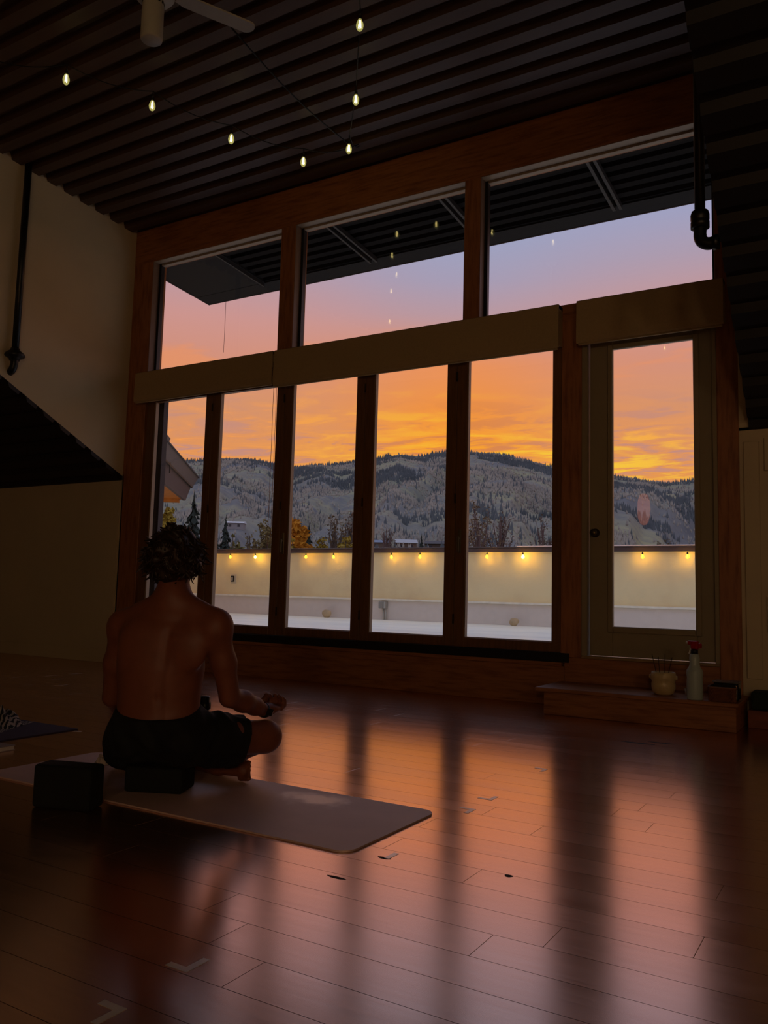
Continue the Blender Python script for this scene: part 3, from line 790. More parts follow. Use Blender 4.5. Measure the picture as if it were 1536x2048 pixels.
# ---- single trees beyond the parapet
GZ = -7.0
def bark(): return mat('grey_bark', (92, 80, 70), .9, .3, 20)
def branch_tree(name, px, dist, top_y, half_w, label, leafcol, nleaf, leaf, dens=1.0, col2=None, group=None, barkm=None, spread=.5):
    top = C0 + ray(px, top_y) / np.linalg.norm(ray(px, top_y)[:2]) * dist
    x, y = top[0], top[1]; H = top[2] - GZ; W = half_w / 1645 * dist
    e = empty(name, (x, y, GZ)); tag(e, label, 'tree', group)
    rd = random.Random(int(px * 7 + top_y))
    Hc = max(W * 1.25, H * .22); zc = H - Hc
    bm = bmesh.new(); clumps = []
    tube(bm, [(0, 0, 0), (.1 * W, 0, H * .4), (0, .05 * W, zc), (0, 0, zc + Hc * .5)], [H * .014, H * .011, H * .008, H * .003], 6, False)
    nb = 26 if nleaf > 600 else 44
    for k in range(nb):
        a = rd.uniform(0, 6.283); el_ = rd.uniform(-.9, 1.0); rr = rd.uniform(.55, 1.0); ce = math.sqrt(1 - el_ * el_) if el_ > 0 else 1
        c = Vector((math.cos(a) * W * rr * ce, math.sin(a) * W * rr * ce, zc + el_ * Hc * .93)); clumps.append(c)
        s0 = Vector((0, 0, max(zc - Hc * 1.0, c.z - Hc * rd.uniform(.6, 1.3))))
        mid = s0.lerp(c, .5) + Vector((rd.uniform(-.1, .1), rd.uniform(-.1, .1), -.08)) * W
        tube(bm, [s0, mid, c], [H * .005, H * .0035, .02], 4, False)
        for q in range(7):
            t_ = rd.uniform(.35, 1); b0 = s0.lerp(c, t_)
            d2 = ((c - s0).normalized() * .5 + Vector((rd.gauss(0, .5), rd.gauss(0, .5), rd.uniform(.2, .9)))).normalized()
            L = W * rd.uniform(.18, .42); b1 = b0 + d2 * L
            tube(bm, [b0, b0.lerp(b1, .5) + Vector((rd.uniform(-.05, .05), rd.uniform(-.05, .05), 0)) * W, b1], [.022, .016, .008], 3, False)
            if b1.z < H: clumps.append(b1)
    bm_obj('branches', bm, barkm or bark(), e)
    vs, fs = [], []
    for i in range(nleaf):
        p = clumps[rd.randrange(len(clumps))]
        c = p + Vector((rd.gauss(0, 1), rd.gauss(0, 1), rd.gauss(0, 1))) * W * .11
        if c.z > H: c.z = H - rd.random() * .2
        a = Vector((rd.gauss(0, 1), rd.gauss(0, 1), rd.gauss(0, 1))).normalized(); b = a.orthogonal().normalized()
        s = leaf * rd.uniform(.5, 1.2); n = len(vs)
        vs += [c - a * s, c - b * s * .55, c + a * s, c + b * s * .55]; fs.append((n, n + 1, n + 2, n + 3))
    lf = pyd('foliage', vs, fs, mat('leaf_' + '_'.join(map(str, leafcol)), leafcol, .8, .3, 3.0, col2=col2, spec=.2), e, fix=False)
    lf['kind'] = 'stuff'
def spruce(name, px, dist, top_y, half_w, label, group=None):
    top = C0 + ray(px, top_y) / np.linalg.norm(ray(px, top_y)[:2]) * dist
    x, y = top[0], top[1]; H = top[2] - GZ; W = min(H * .3, half_w / 75.0 * H)
    e = empty(name, (x, y, GZ)); tag(e, label, 'tree', group)
    rd = random.Random(int(px * 3 + top_y))
    tube_obj('trunk', [(0, 0, 0), (0, 0, H * .97)], [H * .014, .02], bark(), e, 6)
    vs, fs = [], []
    tiers = 46
    for i in range(tiers):
        k = i / (tiers - 1); z = H * (.10 + .9 * k); rr = W * (1 - k) ** .95 + .03
        nb = 16 if k < .8 else 8
        for j in range(nb):
            a = rd.uniform(0, 6.283); L = rr * rd.uniform(.7, 1.15); wd = L * .22 + .03
            dx, dy = math.cos(a), math.sin(a); zz = z + rd.uniform(-.02, .02) * H
            n = len(vs)
            vs += [(0, 0, zz + .03 * H), (dx * L * .55 - dy * wd, dy * L * .55 + dx * wd, zz), (dx * L, dy * L, zz - L * .30), (dx * L * .55 + dy * wd, dy * L * .55 - dx * wd, zz), (dx * L * .5, dy * L * .5, zz - L * .35)]
            fs += [(n, n + 1, n + 2), (n, n + 2, n + 3), (n + 1, n + 4, n + 2), (n + 4, n + 3, n + 2)]
    f_ = pyd('foliage', vs, fs, mat('spruce_needles', (44, 52, 46), .9, .35, 4.0, spec=.2), e, fix=False); f_['kind'] = 'stuff'
YEL = (150, 128, 46); GOLD = (196, 132, 36); OLIVE = (120, 112, 62)
branch_tree('yellow_aspen', 336, 36, 1012, 26, 'yellowish aspen below the neighbour\'s soffit', YEL, 2400, 0.150)
spruce('spruce_tree', 388, 40, 1003, 26, 'dark spruce standing just above the man\'s head')
spruce('spruce_tree', 452, 75, 1041, 20, 'dark spruce beside the second folding panel\'s left frame')
spruce('spruce_tree', 430, 112, 1050, 18, 'shorter dark spruce at the left edge of the second panel')
branch_tree('olive_bush', 468, 44, 1066, 26, 'olive leafy bush in front of the two spruces', OLIVE, 1440, 0.135)
branch_tree('bare_tree', 528, 50, 1040, 30, 'half-bare olive-brown tree in the second folding panel', (126, 112, 70), 1120, 0.120, spread=.35)
branch_tree('bare_tree', 500, 62, 1060, 20, 'thin bare tree between bush and half-bare tree', (112, 102, 74), 400, 0.120, spread=.35)
branch_tree('golden_tree', 592, 55, 1038, 30, 'golden orange round tree in the third folding panel', GOLD, 4160, 0.240, spread=.7)
spruce('spruce_tree', 618, 70, 1056, 16, 'small dark spruce right of the golden tree')
branch_tree('yellow_bush', 640, 45, 1074, 28, 'yellow bush right of the small spruce, above the parapet cap', YEL, 2080, 0.135)
branch_tree('yellow_bush', 692, 48, 1072, 26, 'yellow bush at the right side of the third panel', (158, 136, 52), 1760, 0.135)
branch_tree('bare_tree', 668, 66, 1030, 34, 'tall bare brown tree behind the two yellow bushes', (116, 98, 72), 560, 0.135, spread=.4)
branch_tree('bare_tree', 705, 72, 1022, 22, 'bare brown tree at the right frame of the third panel', (122, 98, 76), 480, 0.135, spread=.35)
branch_tree('bare_tree', 585, 40, 1070, 14, 'low yellow-leaved sapling under the golden tree', YEL, 800, 0.120)
M_BB = mat('reddish_bark', (112, 92, 86), .9, .2, 20)
branch_tree('bare_tree', 958, 58, 1000, 44, 'largest bare purple-brown tree in the rightmost folding panel', (132, 112, 86), 800, 0.135, barkm=M_BB, spread=.4)
branch_tree('bare_tree', 1000, 70, 1022, 34, 'mid-size bare tree right of the largest bare tree', (120, 102, 88), 400, 0.135, barkm=M_BB, spread=.4)
branch_tree('bare_tree', 1086, 64, 1030, 26, 'bare tree near the right frame of the rightmost folding panel', (118, 106, 92), 400, 0.135, barkm=M_BB, spread=.35)
spruce('spruce_tree', 843, 120, 1072, 12, 'tiny spruce between the distant house roofs')
branch_tree('bare_tree', 775, 70, 1050, 26, 'bare tree above the distant houses in the fourth panel', (120, 108, 90), 320, 0.120, barkm=M_BB, spread=.35)
branch_tree('olive_bush', 1330, 60, 1078, 30, 'olive bush just above the cap in the single door\'s pane', (116, 106, 84), 800, 0.135)

# ---- distant houses
def house(px, py, dist, wpx, hpx, roofc, wallc, label, rz):
    d_ = ray(px, py); d_ = d_ / np.linalg.norm(d_[:2]); az_ = math.atan2(d_[0], d_[1])
    rs = np.linspace(170, 1500, 400); gap = (CAMH + rs * d_[2]) - terrain_z(np.full(400, az_), rs) - (hpx + 9) / 1645 * rs
    ok = np.where(gap < 0)[0]; dist = float(rs[ok[0]]) if len(ok) else dist
    p = C0 + d_ * dist
    w = wpx / 1645 * dist; h = hpx / 1645 * dist
    zg = float(terrain_z(np.array([az_]), np.array([dist]))[0]) - 1.5
    e = empty('house', (p[0], p[1], zg), rz); tag(e, label, 'house', 'distant houses beyond the parapet')
    zt = p[2] - zg
    box('wall', -w / 2, w / 2, -w * .4, w * .4, 0, zt - h, mat('house_wall_%d' % wallc[0], wallc, .8, .1), e)
    vs = [(-w * .56, -w * .48, zt - h), (w * .56, -w * .48, zt - h), (w * .56, w * .48, zt - h), (-w * .56, w * .48, zt - h), (-w * .56, 0, zt), (w * .56, 0, zt)]
    pyd('roof', vs, [(0, 1, 5, 4), (2, 3, 4, 5), (0, 4, 3), (1, 2, 5), (0, 3, 2, 1)], mat('house_roof_%d' % roofc[0], roofc, .6, .1), e)
    for k in (-.25, .25):
        f_ = box('window', k * w - w * .07, k * w + w * .07, -w * .4 - .06, -w * .4 + .02, (zt - h) * .45, (zt - h) * .8, mat('house_window', (40, 44, 52), .2), e)
house(812, 1079, 130, 40, 8, (176, 176, 178), (120, 100, 84), 'distant house with a pale gabled roof in the fourth panel', .6)
house(876, 1082, 120, 46, 7, (66, 58, 58), (92, 78, 66), 'distant dark-roofed house beside the rightmost panel\'s frame', .3)
house(760, 1080, 140, 40, 6, (116, 128, 150), (110, 94, 80), 'distant blue-roofed house at the left of the fourth panel', .5)
house(472, 1043, 300, 34, 4, (226, 228, 232), (150, 146, 144), 'small far house with a white roof in the second panel', .5)

# ---- things on the deck
def rock(name, px, py, wpx, label):
    p = ony(px, py, YP - .24); p[2] = ZD; D = np.linalg.norm(p - C0); w = wpx / 1645 * D
    bm = bmesh.new(); bmesh.ops.create_icosphere(bm, subdivisions=3, radius=1)
    for v in bm.verts:
        n = float(fbm(v.co.x * 1.3 + px, v.co.y * 1.3 + v.co.z, 3)) - .47
        v.co *= 1 + .5 * n
        v.co = Vector((v.co.x * w / 2, v.co.y * w * .4, v.co.z * w * .42))
    zm = min(v.co.z for v in bm.verts)
    for v in bm.verts: v.co.z -= zm * .9
    o = bm_obj(name, bm, mat('pale_stone', (196, 172, 134), .8, .15, 10, bump=.3, bscale=40), smooth=True); o.location = p; tag(o, label, 'stone')
rock('stone', 653, 1231, 20, 'rounded pale stone on the deck in the third folding panel')
rock('stone', 1028, 1250, 19, 'rounded pale stone on the deck in the rightmost folding panel')
yb = YP - .072
p = ony(769, 1210, yb)
jb = empty('junction_box', (p[0], yb, ZD)); tag(jb, 'grey electrical junction box with two conduits on the parapet base', 'electrical box')
M_JB = mat('grey_pvc', (150, 148, 140), .5, .06)
parent_keep(box('box_body', p[0] - .075, p[0] + .075, yb - .09, yb - .001, p[2] - .065, p[2] + .065, M_JB, bev=.006), jb)
parent_keep(box('cover', p[0] - .075, p[0] + .025, yb - .1, yb - .09, p[2] - .06, p[2] + .06, M_JB, bev=.004), jb)
parent_keep(box('outlet_cover', p[0] + .036, p[0] + .072, yb - .105, yb - .09, p[2] - .06, p[2] + .06, mat('pale_pvc', (178, 176, 166), .5), bev=.004), jb)
for dx in (.0, .045):
    parent_keep(tube_obj('conduit', [(p[0] + dx, yb - .04, p[2] - .065), (p[0] + dx + .01, yb - .04, ZD + .08), (p[0] + dx + .012, yb - .04, ZD + .001)], .016, mat('pale_pvc', (178, 176, 166)), n=10), jb)
p = ony(468, 1158, YP)
wo = empty('wall_outlet', (p[0], YP, p[2])); tag(wo, 'black weatherproof outlet with a pale surround on the parapet', 'outlet')
parent_keep(box('surround', p[0] - .075, p[0] + .075, YP - .012, YP - .001, p[2] - .10, p[2] + .11, mat('pale_patch', (226, 210, 176), .8), bev=.004), wo)
parent_keep(box('box_body', p[0] - .04, p[0] + .02, YP - .07, YP - .012, p[2] - .06, p[2] + .07, M_BLACK, bev=.006), wo)
parent_keep(box('cover', p[0] - .012, p[0] + .03, YP - .078, YP - .07, p[2] - .035, p[2] + .045, mat('pale_cover', (196, 184, 160), .5), bev=.003), wo)

# ---- string lights: cable with sockets, glass bulbs and filaments
M_SOCK = mat('black_socket', (16, 15, 14), .5)
M_CABLE = mat('black_cable', (12, 11, 11), .6)
def bulb_meshes(rad, ln):
    bm = bmesh.new()
    prof = [(rad * .42, 0), (rad * .55, -ln * .12), (rad * .9, -ln * .36), (rad, -ln * .56), (rad * .86, -ln * .78), (rad * .5, -ln * .94), (0, -ln)]
    lathe(bm, prof, 14); me = bpy.data.meshes.new('bulb'); bmesh.ops.recalc_face_normals(bm, faces=bm.faces[:]); bm.to_mesh(me); bm.free()
    for p_ in me.polygons: p_.use_smooth = True
    bm = bmesh.new(); lathe(bm, [(0, ln * .42), (rad * .34, ln * .40), (rad * .5, ln * .1), (rad * .52, -.004), (0, -.004)], 12); ms = bpy.data.meshes.new('socket'); bm.to_mesh(ms); bm.free()
    for p_ in ms.polygons: p_.use_smooth = True
    ms.materials.append(M_SOCK)
    bm = bmesh.new()
    for k in range(4):
        a = k * math.pi / 2 + .4; r0, r1 = rad * .16, rad * .34
        tube(bm, [(r0 * math.cos(a), r0 * math.sin(a), -ln * .12), (r1 * math.cos(a), r1 * math.sin(a), -ln * .74)], rad * .075, 5)
    mf = bpy.data.meshes.new('filament'); bm.to_mesh(mf); bm.free()
    return me, ms, mf
def string_light(name, label, pts, radius, ln, glass, filam, cable_extra=(), group=None, sag=.05, drop=.04):
    e = empty(name, tuple(pts[0])); tag(e, label, 'string lights', group)
    off = Vector(e.location)
    me, ms, mf = bulb_meshes(radius, ln)
    cab = []
    allp = list(cable_extra[0]) if cable_extra else []
    pl = [np.array(p) + np.array([0, 0, ln * .42 + drop]) for p in pts]
    seq = allp + pl + (list(cable_extra[1]) if len(cable_extra) > 1 else [])
    cp = []
    for a, b in zip(seq, seq[1:]):
        for k in range(8):
            t_ = k / 8; q = np.array(a) * (1 - t_) + np.array(b) * t_; q = q - np.array([0, 0, sag * 4 * t_ * (1 - t_)]); cp.append(q)
    cp.append(np.array(seq[-1]))
    bm = bmesh.new(); tube(bm, [Vector(q) - off for q in cp], .004, 6)
    for p in pl: tube(bm, [Vector(p) - off, Vector(p) - off - Vector((0, 0, drop + .004))], .004, 6)
    bm_obj('cable', bm, M_CABLE, e, True)
    for i, p in enumerate(pts):
        gm, fm = (glass[i % len(glass)], filam[i % len(filam)])
        key = gm.name
        b = bpy.data.objects.new('bulb', me.copy()); b.data.materials.append(gm); COL.objects.link(b); b.parent = e; b.location = Vector(p) - off
        s = bpy.data.objects.new('socket', ms); COL.objects.link(s); s.parent = b
        f_ = bpy.data.objects.new('filament', mf.copy()); f_.data.materials.append(fm); COL.objects.link(f_); f_.parent = b
def ceil_pt(px, py, drop=.22):
    d_ = ray(px, py); t_ = (ZB + .078 * YW - drop - CAMH) / (d_[2] + .078 * d_[1]); return C0 + t_ * d_
G_IN = bulb_glass_mat('warm_bulb_glass', (238, 226, 132), 0.55, .55); F_IN = emit_mat('warm_filament', (255, 226, 140), 30.0)
FILL_LAMP = 20.0  # strength of the two added fill lanterns
A = [ceil_pt(133, 148), ceil_pt(305, 201), ceil_pt(463, 268), ceil_pt(607, 314)]
B = [ceil_pt(720, 38), ceil_pt(712, 189), ceil_pt(698, 288)]
def hook(P, dy=0, dx=0): return (P[0] + dx, P[1] + dy, zdorm(P[1] + dy) - .02)
string_light('string_light', 'indoor string of four glowing bulbs under the ceiling on the left', A, .026, .088, [G_IN], [F_IN], ([hook(ceil_pt(40, 120), 0, -.5)], [hook(B[2], .3, -.1)]), 'indoor string lights')
string_light('string_light', 'indoor string of three glowing bulbs in a column above the middle window', B, .026, .088, [G_IN], [F_IN], ([hook(B[0], -.9, .5)], [hook(B[2], .32, -.1)]), 'indoor string lights')
a = ceil_pt(450, 40, .1); b = ceil_pt(700, 290, .08)
o = tube_obj('ceiling_cable', [a + (b - a) * k / 10 + np.array([0, 0, -.06 * math.sin(math.pi * k / 10)]) for k in range(11)], .006, M_CABLE, n=6); tag(o, 'slack black cable under the ceiling between the two strings of bulbs', 'cable')
# strings and a small lantern behind the viewer, mirrored faintly in the panes
C_ = [np.array([-5.6 + 1.05 * k, 3.2 - .55 * k, 4.55]) for k in range(6)]
D_ = [np.array([-1.2 - .35 * k, 2.6 - .62 * k, 4.60]) for k in range(5)]
string_light('string_light', 'indoor string of six bulbs overhead behind the ceiling fan', C_, .026, .088, [G_IN], [F_IN], ([hook(C_[0], 0, -.6)], [hook(C_[-1], -.3, .4)]), 'indoor string lights')
string_light('string_light', 'indoor string of five bulbs directly above the viewer', D_, .026, .088, [G_IN], [F_IN], ([hook(D_[0], .5, .3)], [hook(D_[-1], -.3, -.3)]), 'indoor string lights')
def lantern(P, rx, rz, L, ztop, label):
    e = empty('paper_lantern', P); tag(e, label, 'lantern', 'paper lanterns behind the viewer')
    pr = [(.03, rz)] + [(rx * math.sin(math.pi * k / 12) ** .7 * (1 + .02 * (-1) ** k), rz * math.cos(math.pi * k / 12)) for k in range(1, 12)] + [(.03, -rz)]
    lathe_obj('paper_shade', pr, emit_mat('lantern_paper_%d' % int(L), (255, 220, 178) if L > 5 else (255, 140, 84), L), e, 24)
    tube_obj('cord', [(0, 0, rz), (0, 0, ztop - P[2])], .004, M_CABLE, e, 6)
    lathe_obj('ring', [(.028, rz - .004), (.034, rz - .004), (.034, rz + .004), (.028, rz + .004)], M_BLACK, e, 20)
zbk = lambda y: zroof(YMEET) - 0.494 * (YMEET - y)
lantern((-3.75, -3.4, 2.55), .12, .30, 2.2, zbk(-3.4), 'small elongated paper lantern hanging behind the viewer on the left')
lantern((1.6, -5.0, 2.2), .28, .28, FILL_LAMP, zbk(-5.0), 'added round fill lantern, unseen behind the viewer')  # added fill light for the room, placed where no pane mirrors it
lantern((4.0, -4.6, 2.3), .28, .28, FILL_LAMP, zbk(-4.6), 'added round fill lantern, unseen at the far right behind the viewer')  # second added fill lantern, unseen, warms the window wall
# outdoor string on the parapet
OB = [(408, 1111), (461, 1111), (511, 1111), (612, 1111), (667, 1113), (783, 1111), (840, 1111), (974, 1111), (1046, 1112), (1285, 1112), (1375, 1113)]
yo = YP - .17
G_O1 = bulb_glass_mat('yellow_bulb_glass', (255, 205, 40), 4.0, .35); F_O1 = emit_mat('yellow_filament', (255, 184, 4), 260.0)
G_O2 = bulb_glass_mat('bright_bulb_glass', (255, 222, 100), 14.0, .45); F_O2 = emit_mat('bright_filament', (255, 184, 14), 420.0)
pts = [ony(px, py - 5, yo) for px, py in OB]
pts = [np.array([p_[0], p_[1], min(p_[2], zcap_b - .055)]) for p_ in pts]
gl = [G_O2 if px in (511, 1046) else G_O1 for px, _ in OB]; fl = [F_O2 if px in (511, 1046) else F_O1 for px, _ in OB]
string_light('string_light', 'outdoor string of yellow bulbs under the parapet cap', pts, .030, .075, gl, fl, ([(pts[0][0] - 4, yo, zcap_b - .03)], [(3, yo, zcap_b - .03)]), sag=.0, drop=.012)

# ================================================================== THINGS INSIDE
# ---- black pipes
def pipe(label, P0, ztop, side, r=.033):
    e = empty('ceiling_pipe', tuple(P0)); tag(e, label, 'pipe', 'black pipes at the dormer sides')
    x, y, z = P0
    parent_keep(tube_obj('pipe_run', [(x, y, ztop), (x, y, z + .10)], r, M_BLACK, n=16), e)
    bm = bmesh.new(); MX = Matrix.Translation(Vector((x, y, z + .07)))
    lathe(bm, [(0, .07), (.04, .07), (.046, .05), (.085, .02), (.095, 0), (.085, -.015), (.05, -.03), (.046, -.05), (0, -.05)] if side < 0 else [(0, .06), (.042, .06), (.048, .04), (.048, .015), (.044, .01), (.048, .0), (.048, -.03), (0, -.03)], 20, MX)
    parent_keep(bm_obj('flange', bm, M_BLACK, smooth=True), e)
    s = side
    q = .62 if side > 0 else 1.0
    pts = [(x, y, z + .04), (x, y, z - .01), (x + s * .02 * q, y, z - .06 * q), (x + s * .06 * q, y, z - .085 * q), (x + s * .11 * q, y, z - .085 * q)]
    parent_keep(tube_obj('elbow', curve_pts(pts, 5), .033 if side > 0 else .036, M_BLACK, n=14), e)
    parent_keep(tube_obj('coupling', [(x + s * .10 * q, y, z - .085 * q), (x + s * .15 * q, y, z - .085 * q)], .046 if side < 0 else .040, M_BLACK, n=14), e)
pl_ = onx(30, 705, XL + .05)
pipe('black vertical pipe against the tall cream side wall', (XL + .05, pl_[1], pl_[2] - .10), zdorm(pl_[1]) + .02, -1)
pr_ = ondepth(1400, 440, 4.35)
pipe('black vertical pipe at the right end of the upper windows', (pr_[0], pr_[1], pr_[2] - .085), zdorm(pr_[1]) + .02, 1, .027)

# ---- ceiling fan
def fan():
    P = ondepth(305, 40, 4.6)                    # centre of the visible cylinder
    e = empty('ceiling_fan', (P[0], P[1], P[2])); tag(e, 'white ceiling fan with round-ended blades at the top edge', 'ceiling fan')
    M_F = mat('white_fan_enamel', (176, 172, 158), .5, .04)
    lathe_obj('lamp_cylinder', [(0, -.125), (.052, -.125), (.058, -.12), (.06, -.11), (.06, .105), (.056, .118), (0, .12)], M_F, e, 32)
    bm = bmesh.new()
    for k in range(14):
        a = k * 2 * math.pi / 14; bx(bm, -.007, .007, .0585, .0615, .085, .10, 0, Matrix.Rotation(a, 4, 'Z'))
    bm_obj('vent_slots', bm, M_BLACK, e)
    lathe_obj('motor_housing', [(.03, .12), (.10, .13), (.115, .15), (.115, .215), (.09, .235), (.02, .24)], M_F, e, 32)
    lathe_obj('downrod', [(.012, .24), (.012, zdorm(P[1]) - P[2] - .03), (.06, zdorm(P[1]) - P[2] - .025), (.06, zdorm(P[1]) - P[2] + .03)], M_F, e, 16)
    for k in range(2):
        vs = []; n = 10; w = .062; L0, L1 = .13, .60
        out = [(L0, -w * .6), (L0 + .06, -w), (L1 - .045, -w)] + [(L1 - .045 + .045 * math.sin(t_), -w * math.cos(t_)) for t_ in [math.pi * i / 12 for i in range(1, 12)]] + [(L1 - .045, w), (L0 + .06, w), (L0, w * .6)]
        bl = prism('blade', out, 'z', -.005, .005, M_F, e)
        bl.location = (0, 0, .19); bl.rotation_euler = (math.radians(8), 0, math.radians(FAN_A + 180 * k))
    return e
q0 = ondepth(305, -37, 4.75); q1 = ondepth(452, 36, 4.75)
d1 = ray(452, 36); zb_ = ondepth(305, 40, 4.6)[2] + .19; q1 = C0 + (zb_ - CAMH) / d1[2] * d1; qc = ondepth(305, 40, 4.6)
FAN_A = math.degrees(math.atan2(q1[1] - qc[1], q1[0] - qc[0]))
fan()

# ---- main yoga mat
def rounded_slab(name, x0, x1, y0, y1, z0, z1, r, m, parent=None):
    pts = []
    for cx, cy, a0 in ((x1 - r, y1 - r, 0), (x0 + r, y1 - r, 90), (x0 + r, y0 + r, 180), (x1 - r, y0 + r, 270)):
        for k in range(9):
            a = math.radians(a0 + k * 90 / 8); pts.append((cx + r * math.cos(a), cy + r * math.sin(a)))
    return prism(name, pts, 'z', z0, z1, m, parent)
def mat_material():
    m = bpy.data.materials.new('mauve_yoga_mat'); m.use_nodes = True
    t = NT(m.node_tree); b = m.node_tree.nodes['Principled BSDF']
    tc = t.new('ShaderNodeTexCoord')
    n = t.noise(tc.outputs['Object'], 3.0, 4, .6)
    base = t.ramp(n, [(.3, lin((206, 164, 152))), (.7, lin((224, 182, 168)))])
    # damp pale patch printed by a hand
    pc = onz(628, 1598, .006)
    v = t.vmath('SUBTRACT', tc.outputs['Object'], (float(pc[0]), float(pc[1]), .006))
    v = t.mapping(v, (5.6, 8.5, 1.0))
    ln_ = t.vmath('LENGTH', v)
    nn = t.noise(tc.outputs['Object'], 9.0, 4, .6)
    f_ = t.maprange(t.math('ADD', ln_, t.math('MULTIPLY', t.math('SUBTRACT', nn, .5), 1.6)), 1.0, .35, 0, .8, True)
    t.set(b.inputs['Base Color'], t.mix(f_, base, lin((250, 226, 216))))
    t.set(b.inputs['Roughness'], t.maprange(f_, 0, .8, .52, .34)); b.inputs['Specular IOR Level'].default_value = 1.0; b.inputs['IOR'].default_value = 2.0
    bn = t.new('ShaderNodeBump'); bn.inputs['Strength'].default_value = .15; bn.inputs['Distance'].default_value = .002
    t.set(bn.inputs['Height'], t.noise(tc.outputs['Object'], 160, 2, .5)); t.l.new(bn.outputs[0], b.inputs['Normal'])
    return m
ZM = .0062
ym = rounded_slab('yoga_mat', -3.275, -1.425, 2.213, 2.818, .0005, ZM, .055, mat_material()); tag(ym, 'mauve-brown yoga mat under the meditating man', 'yoga mat')
# ---- blocks
def block(P, ang, w, d_, h, label, m):
    bm = bmesh.new(); bx(bm, -w / 2, w / 2, -d_ / 2, d_ / 2, 0, h, .012, None, 3)
    o = bm_obj('yoga_block', bm, m, smooth=False); o.location = P; o.rotation_euler = (0, 0, ang); tag(o, label, 'yoga block', 'black foam yoga blocks')
M_FOAM = mat('black_foam', (15, 16, 17), .85, .2, 30, bump=.2, bscale=200)
a = onz(54, 1614); b = onz(184, 1626); ang = math.atan2(b[1] - a[1], b[0] - a[0]); cdir = np.array([-math.sin(ang), math.cos(ang), 0])
block(tuple((a + b) / 2 + cdir * .05 + np.array([0, 0, .001])), ang, .232, .10, .152, 'black foam block standing on the floor at the mat\'s left corner', M_FOAM)
a = onz(244, 1584, ZM); b = onz(364, 1591, ZM); ang2 = math.atan2(b[1] - a[1], b[0] - a[0]); cdir2 = np.array([-math.sin(ang2), math.cos(ang2), 0])
BLK = (a + b) / 2 + cdir2 * .078
block(tuple(BLK + np.array([0, 0, .0006])), ang2, .235, .155, .098, 'black foam block the man sits on', M_FOAM)
# ---- floor tape marks
M_TAPE = mat('white_tape', (250, 240, 226), .28, .04, spec=1.0)
M_TAPE.node_tree.nodes['Principled BSDF'].inputs['IOR'].default_value = 3.0
for px, py, arms, lb in ((247, 2022, ('-x', '-y'), 'nearest white tape corner mark at the bottom left'), (379, 1942, ('-x', '+y'), 'white tape corner mark second from the bottom left'),
        (778, 1718, ('+y',), 'white tape mark just right of the mat\'s front corner'), (950, 1620, ('-x', '-y'), 'white tape arrow mark right of the mat\'s far corner'),
        (985, 1600, ('-x', '+y'), 'white tape corner mark beyond the tape arrow'), (1095, 1539, ('-x', '-y'), 'farthest white tape mark, near the dark door post reflection')):
    P = onz(px, py); bm = bmesh.new(); L, w = .062, .018
    if '-x' in arms: bx(bm, -L, 0, -w / 2, w / 2, .0002, .0008)
    if '-y' in arms: bx(bm, -w, 0, -L, -w / 2, .0002, .0008)
    if '+y' in arms: bx(bm, -w, 0, w / 2 if '-x' in arms else 0, L, .0002, .0008)
    o = bm_obj('floor_tape', bm, M_TAPE); o.location = (P[0], P[1], 0); tag(o, lb, 'tape', 'white tape marks on the floor')
for px, py, rx_, ry_, lb in ((768, 1716, .022, .008, 'dark scuff beside the tape mark at the mat\'s corner'), (672, 1755, .03, .007, 'dark scuff on the planks in front of the mat'), (1017, 1752, .012, .01, 'small dark knot in the bright planks'), (1275, 1486, .09, .012, 'left one of two dark scuffs near the step'), (1322, 1486, .07, .010, 'right one of two dark scuffs near the step')):
    P = onz(px, py); pts = [(rx_ * math.cos(t_) * (1 + .2 * math.sin(3 * t_)), ry_ * math.sin(t_)) for t_ in [2 * math.pi * k / 14 for k in range(14)]]
    o = prism('floor_scuff', pts, 'z', .0002, .0007, mat('scuff_dark', (30, 18, 12), .8)); o.location = (P[0], P[1], 0); tag(o, lb, 'scuff', 'dark scuffs on the floor')
P = onz(156, 1463); o = box('floor_tape', -.025, .02, -.012, .012, .0002, .0009, M_TAPE); o.location = (P[0], P[1], 0); o.rotation_euler = (0, 0, .4); tag(o, 'small pale scrap of tape beside the purple mat', 'tape')

# ---- water bottle
P = onz(405, 1500); wb_ = empty('water_bottle', (P[0], P[1], .0005)); tag(wb_, 'black water bottle standing behind the man\'s right hip', 'bottle')
lathe_obj('bottle_body', [(0, 0), (.034, 0), (.036, .006), (.036, .165), (.034, .18), (.026, .19), (.026, .20), (0, .20)], mat('black_steel', (14, 14, 16), .25, metal=.3), wb_, 28)
lathe_obj('cap', [(0, .2), (.03, .2), (.031, .205), (.031, .235), (.027, .24), (.027, .262), (.024, .267), (0, .268)], mat('black_cap', (20, 20, 22), .3), wb_, 28)
lathe_obj('neck_ring', [(.0265, .19), (.028, .192), (.028, .198), (.0265, .2)], mat('steel_ring', (190, 185, 180), .25, metal=1), wb_, 28)
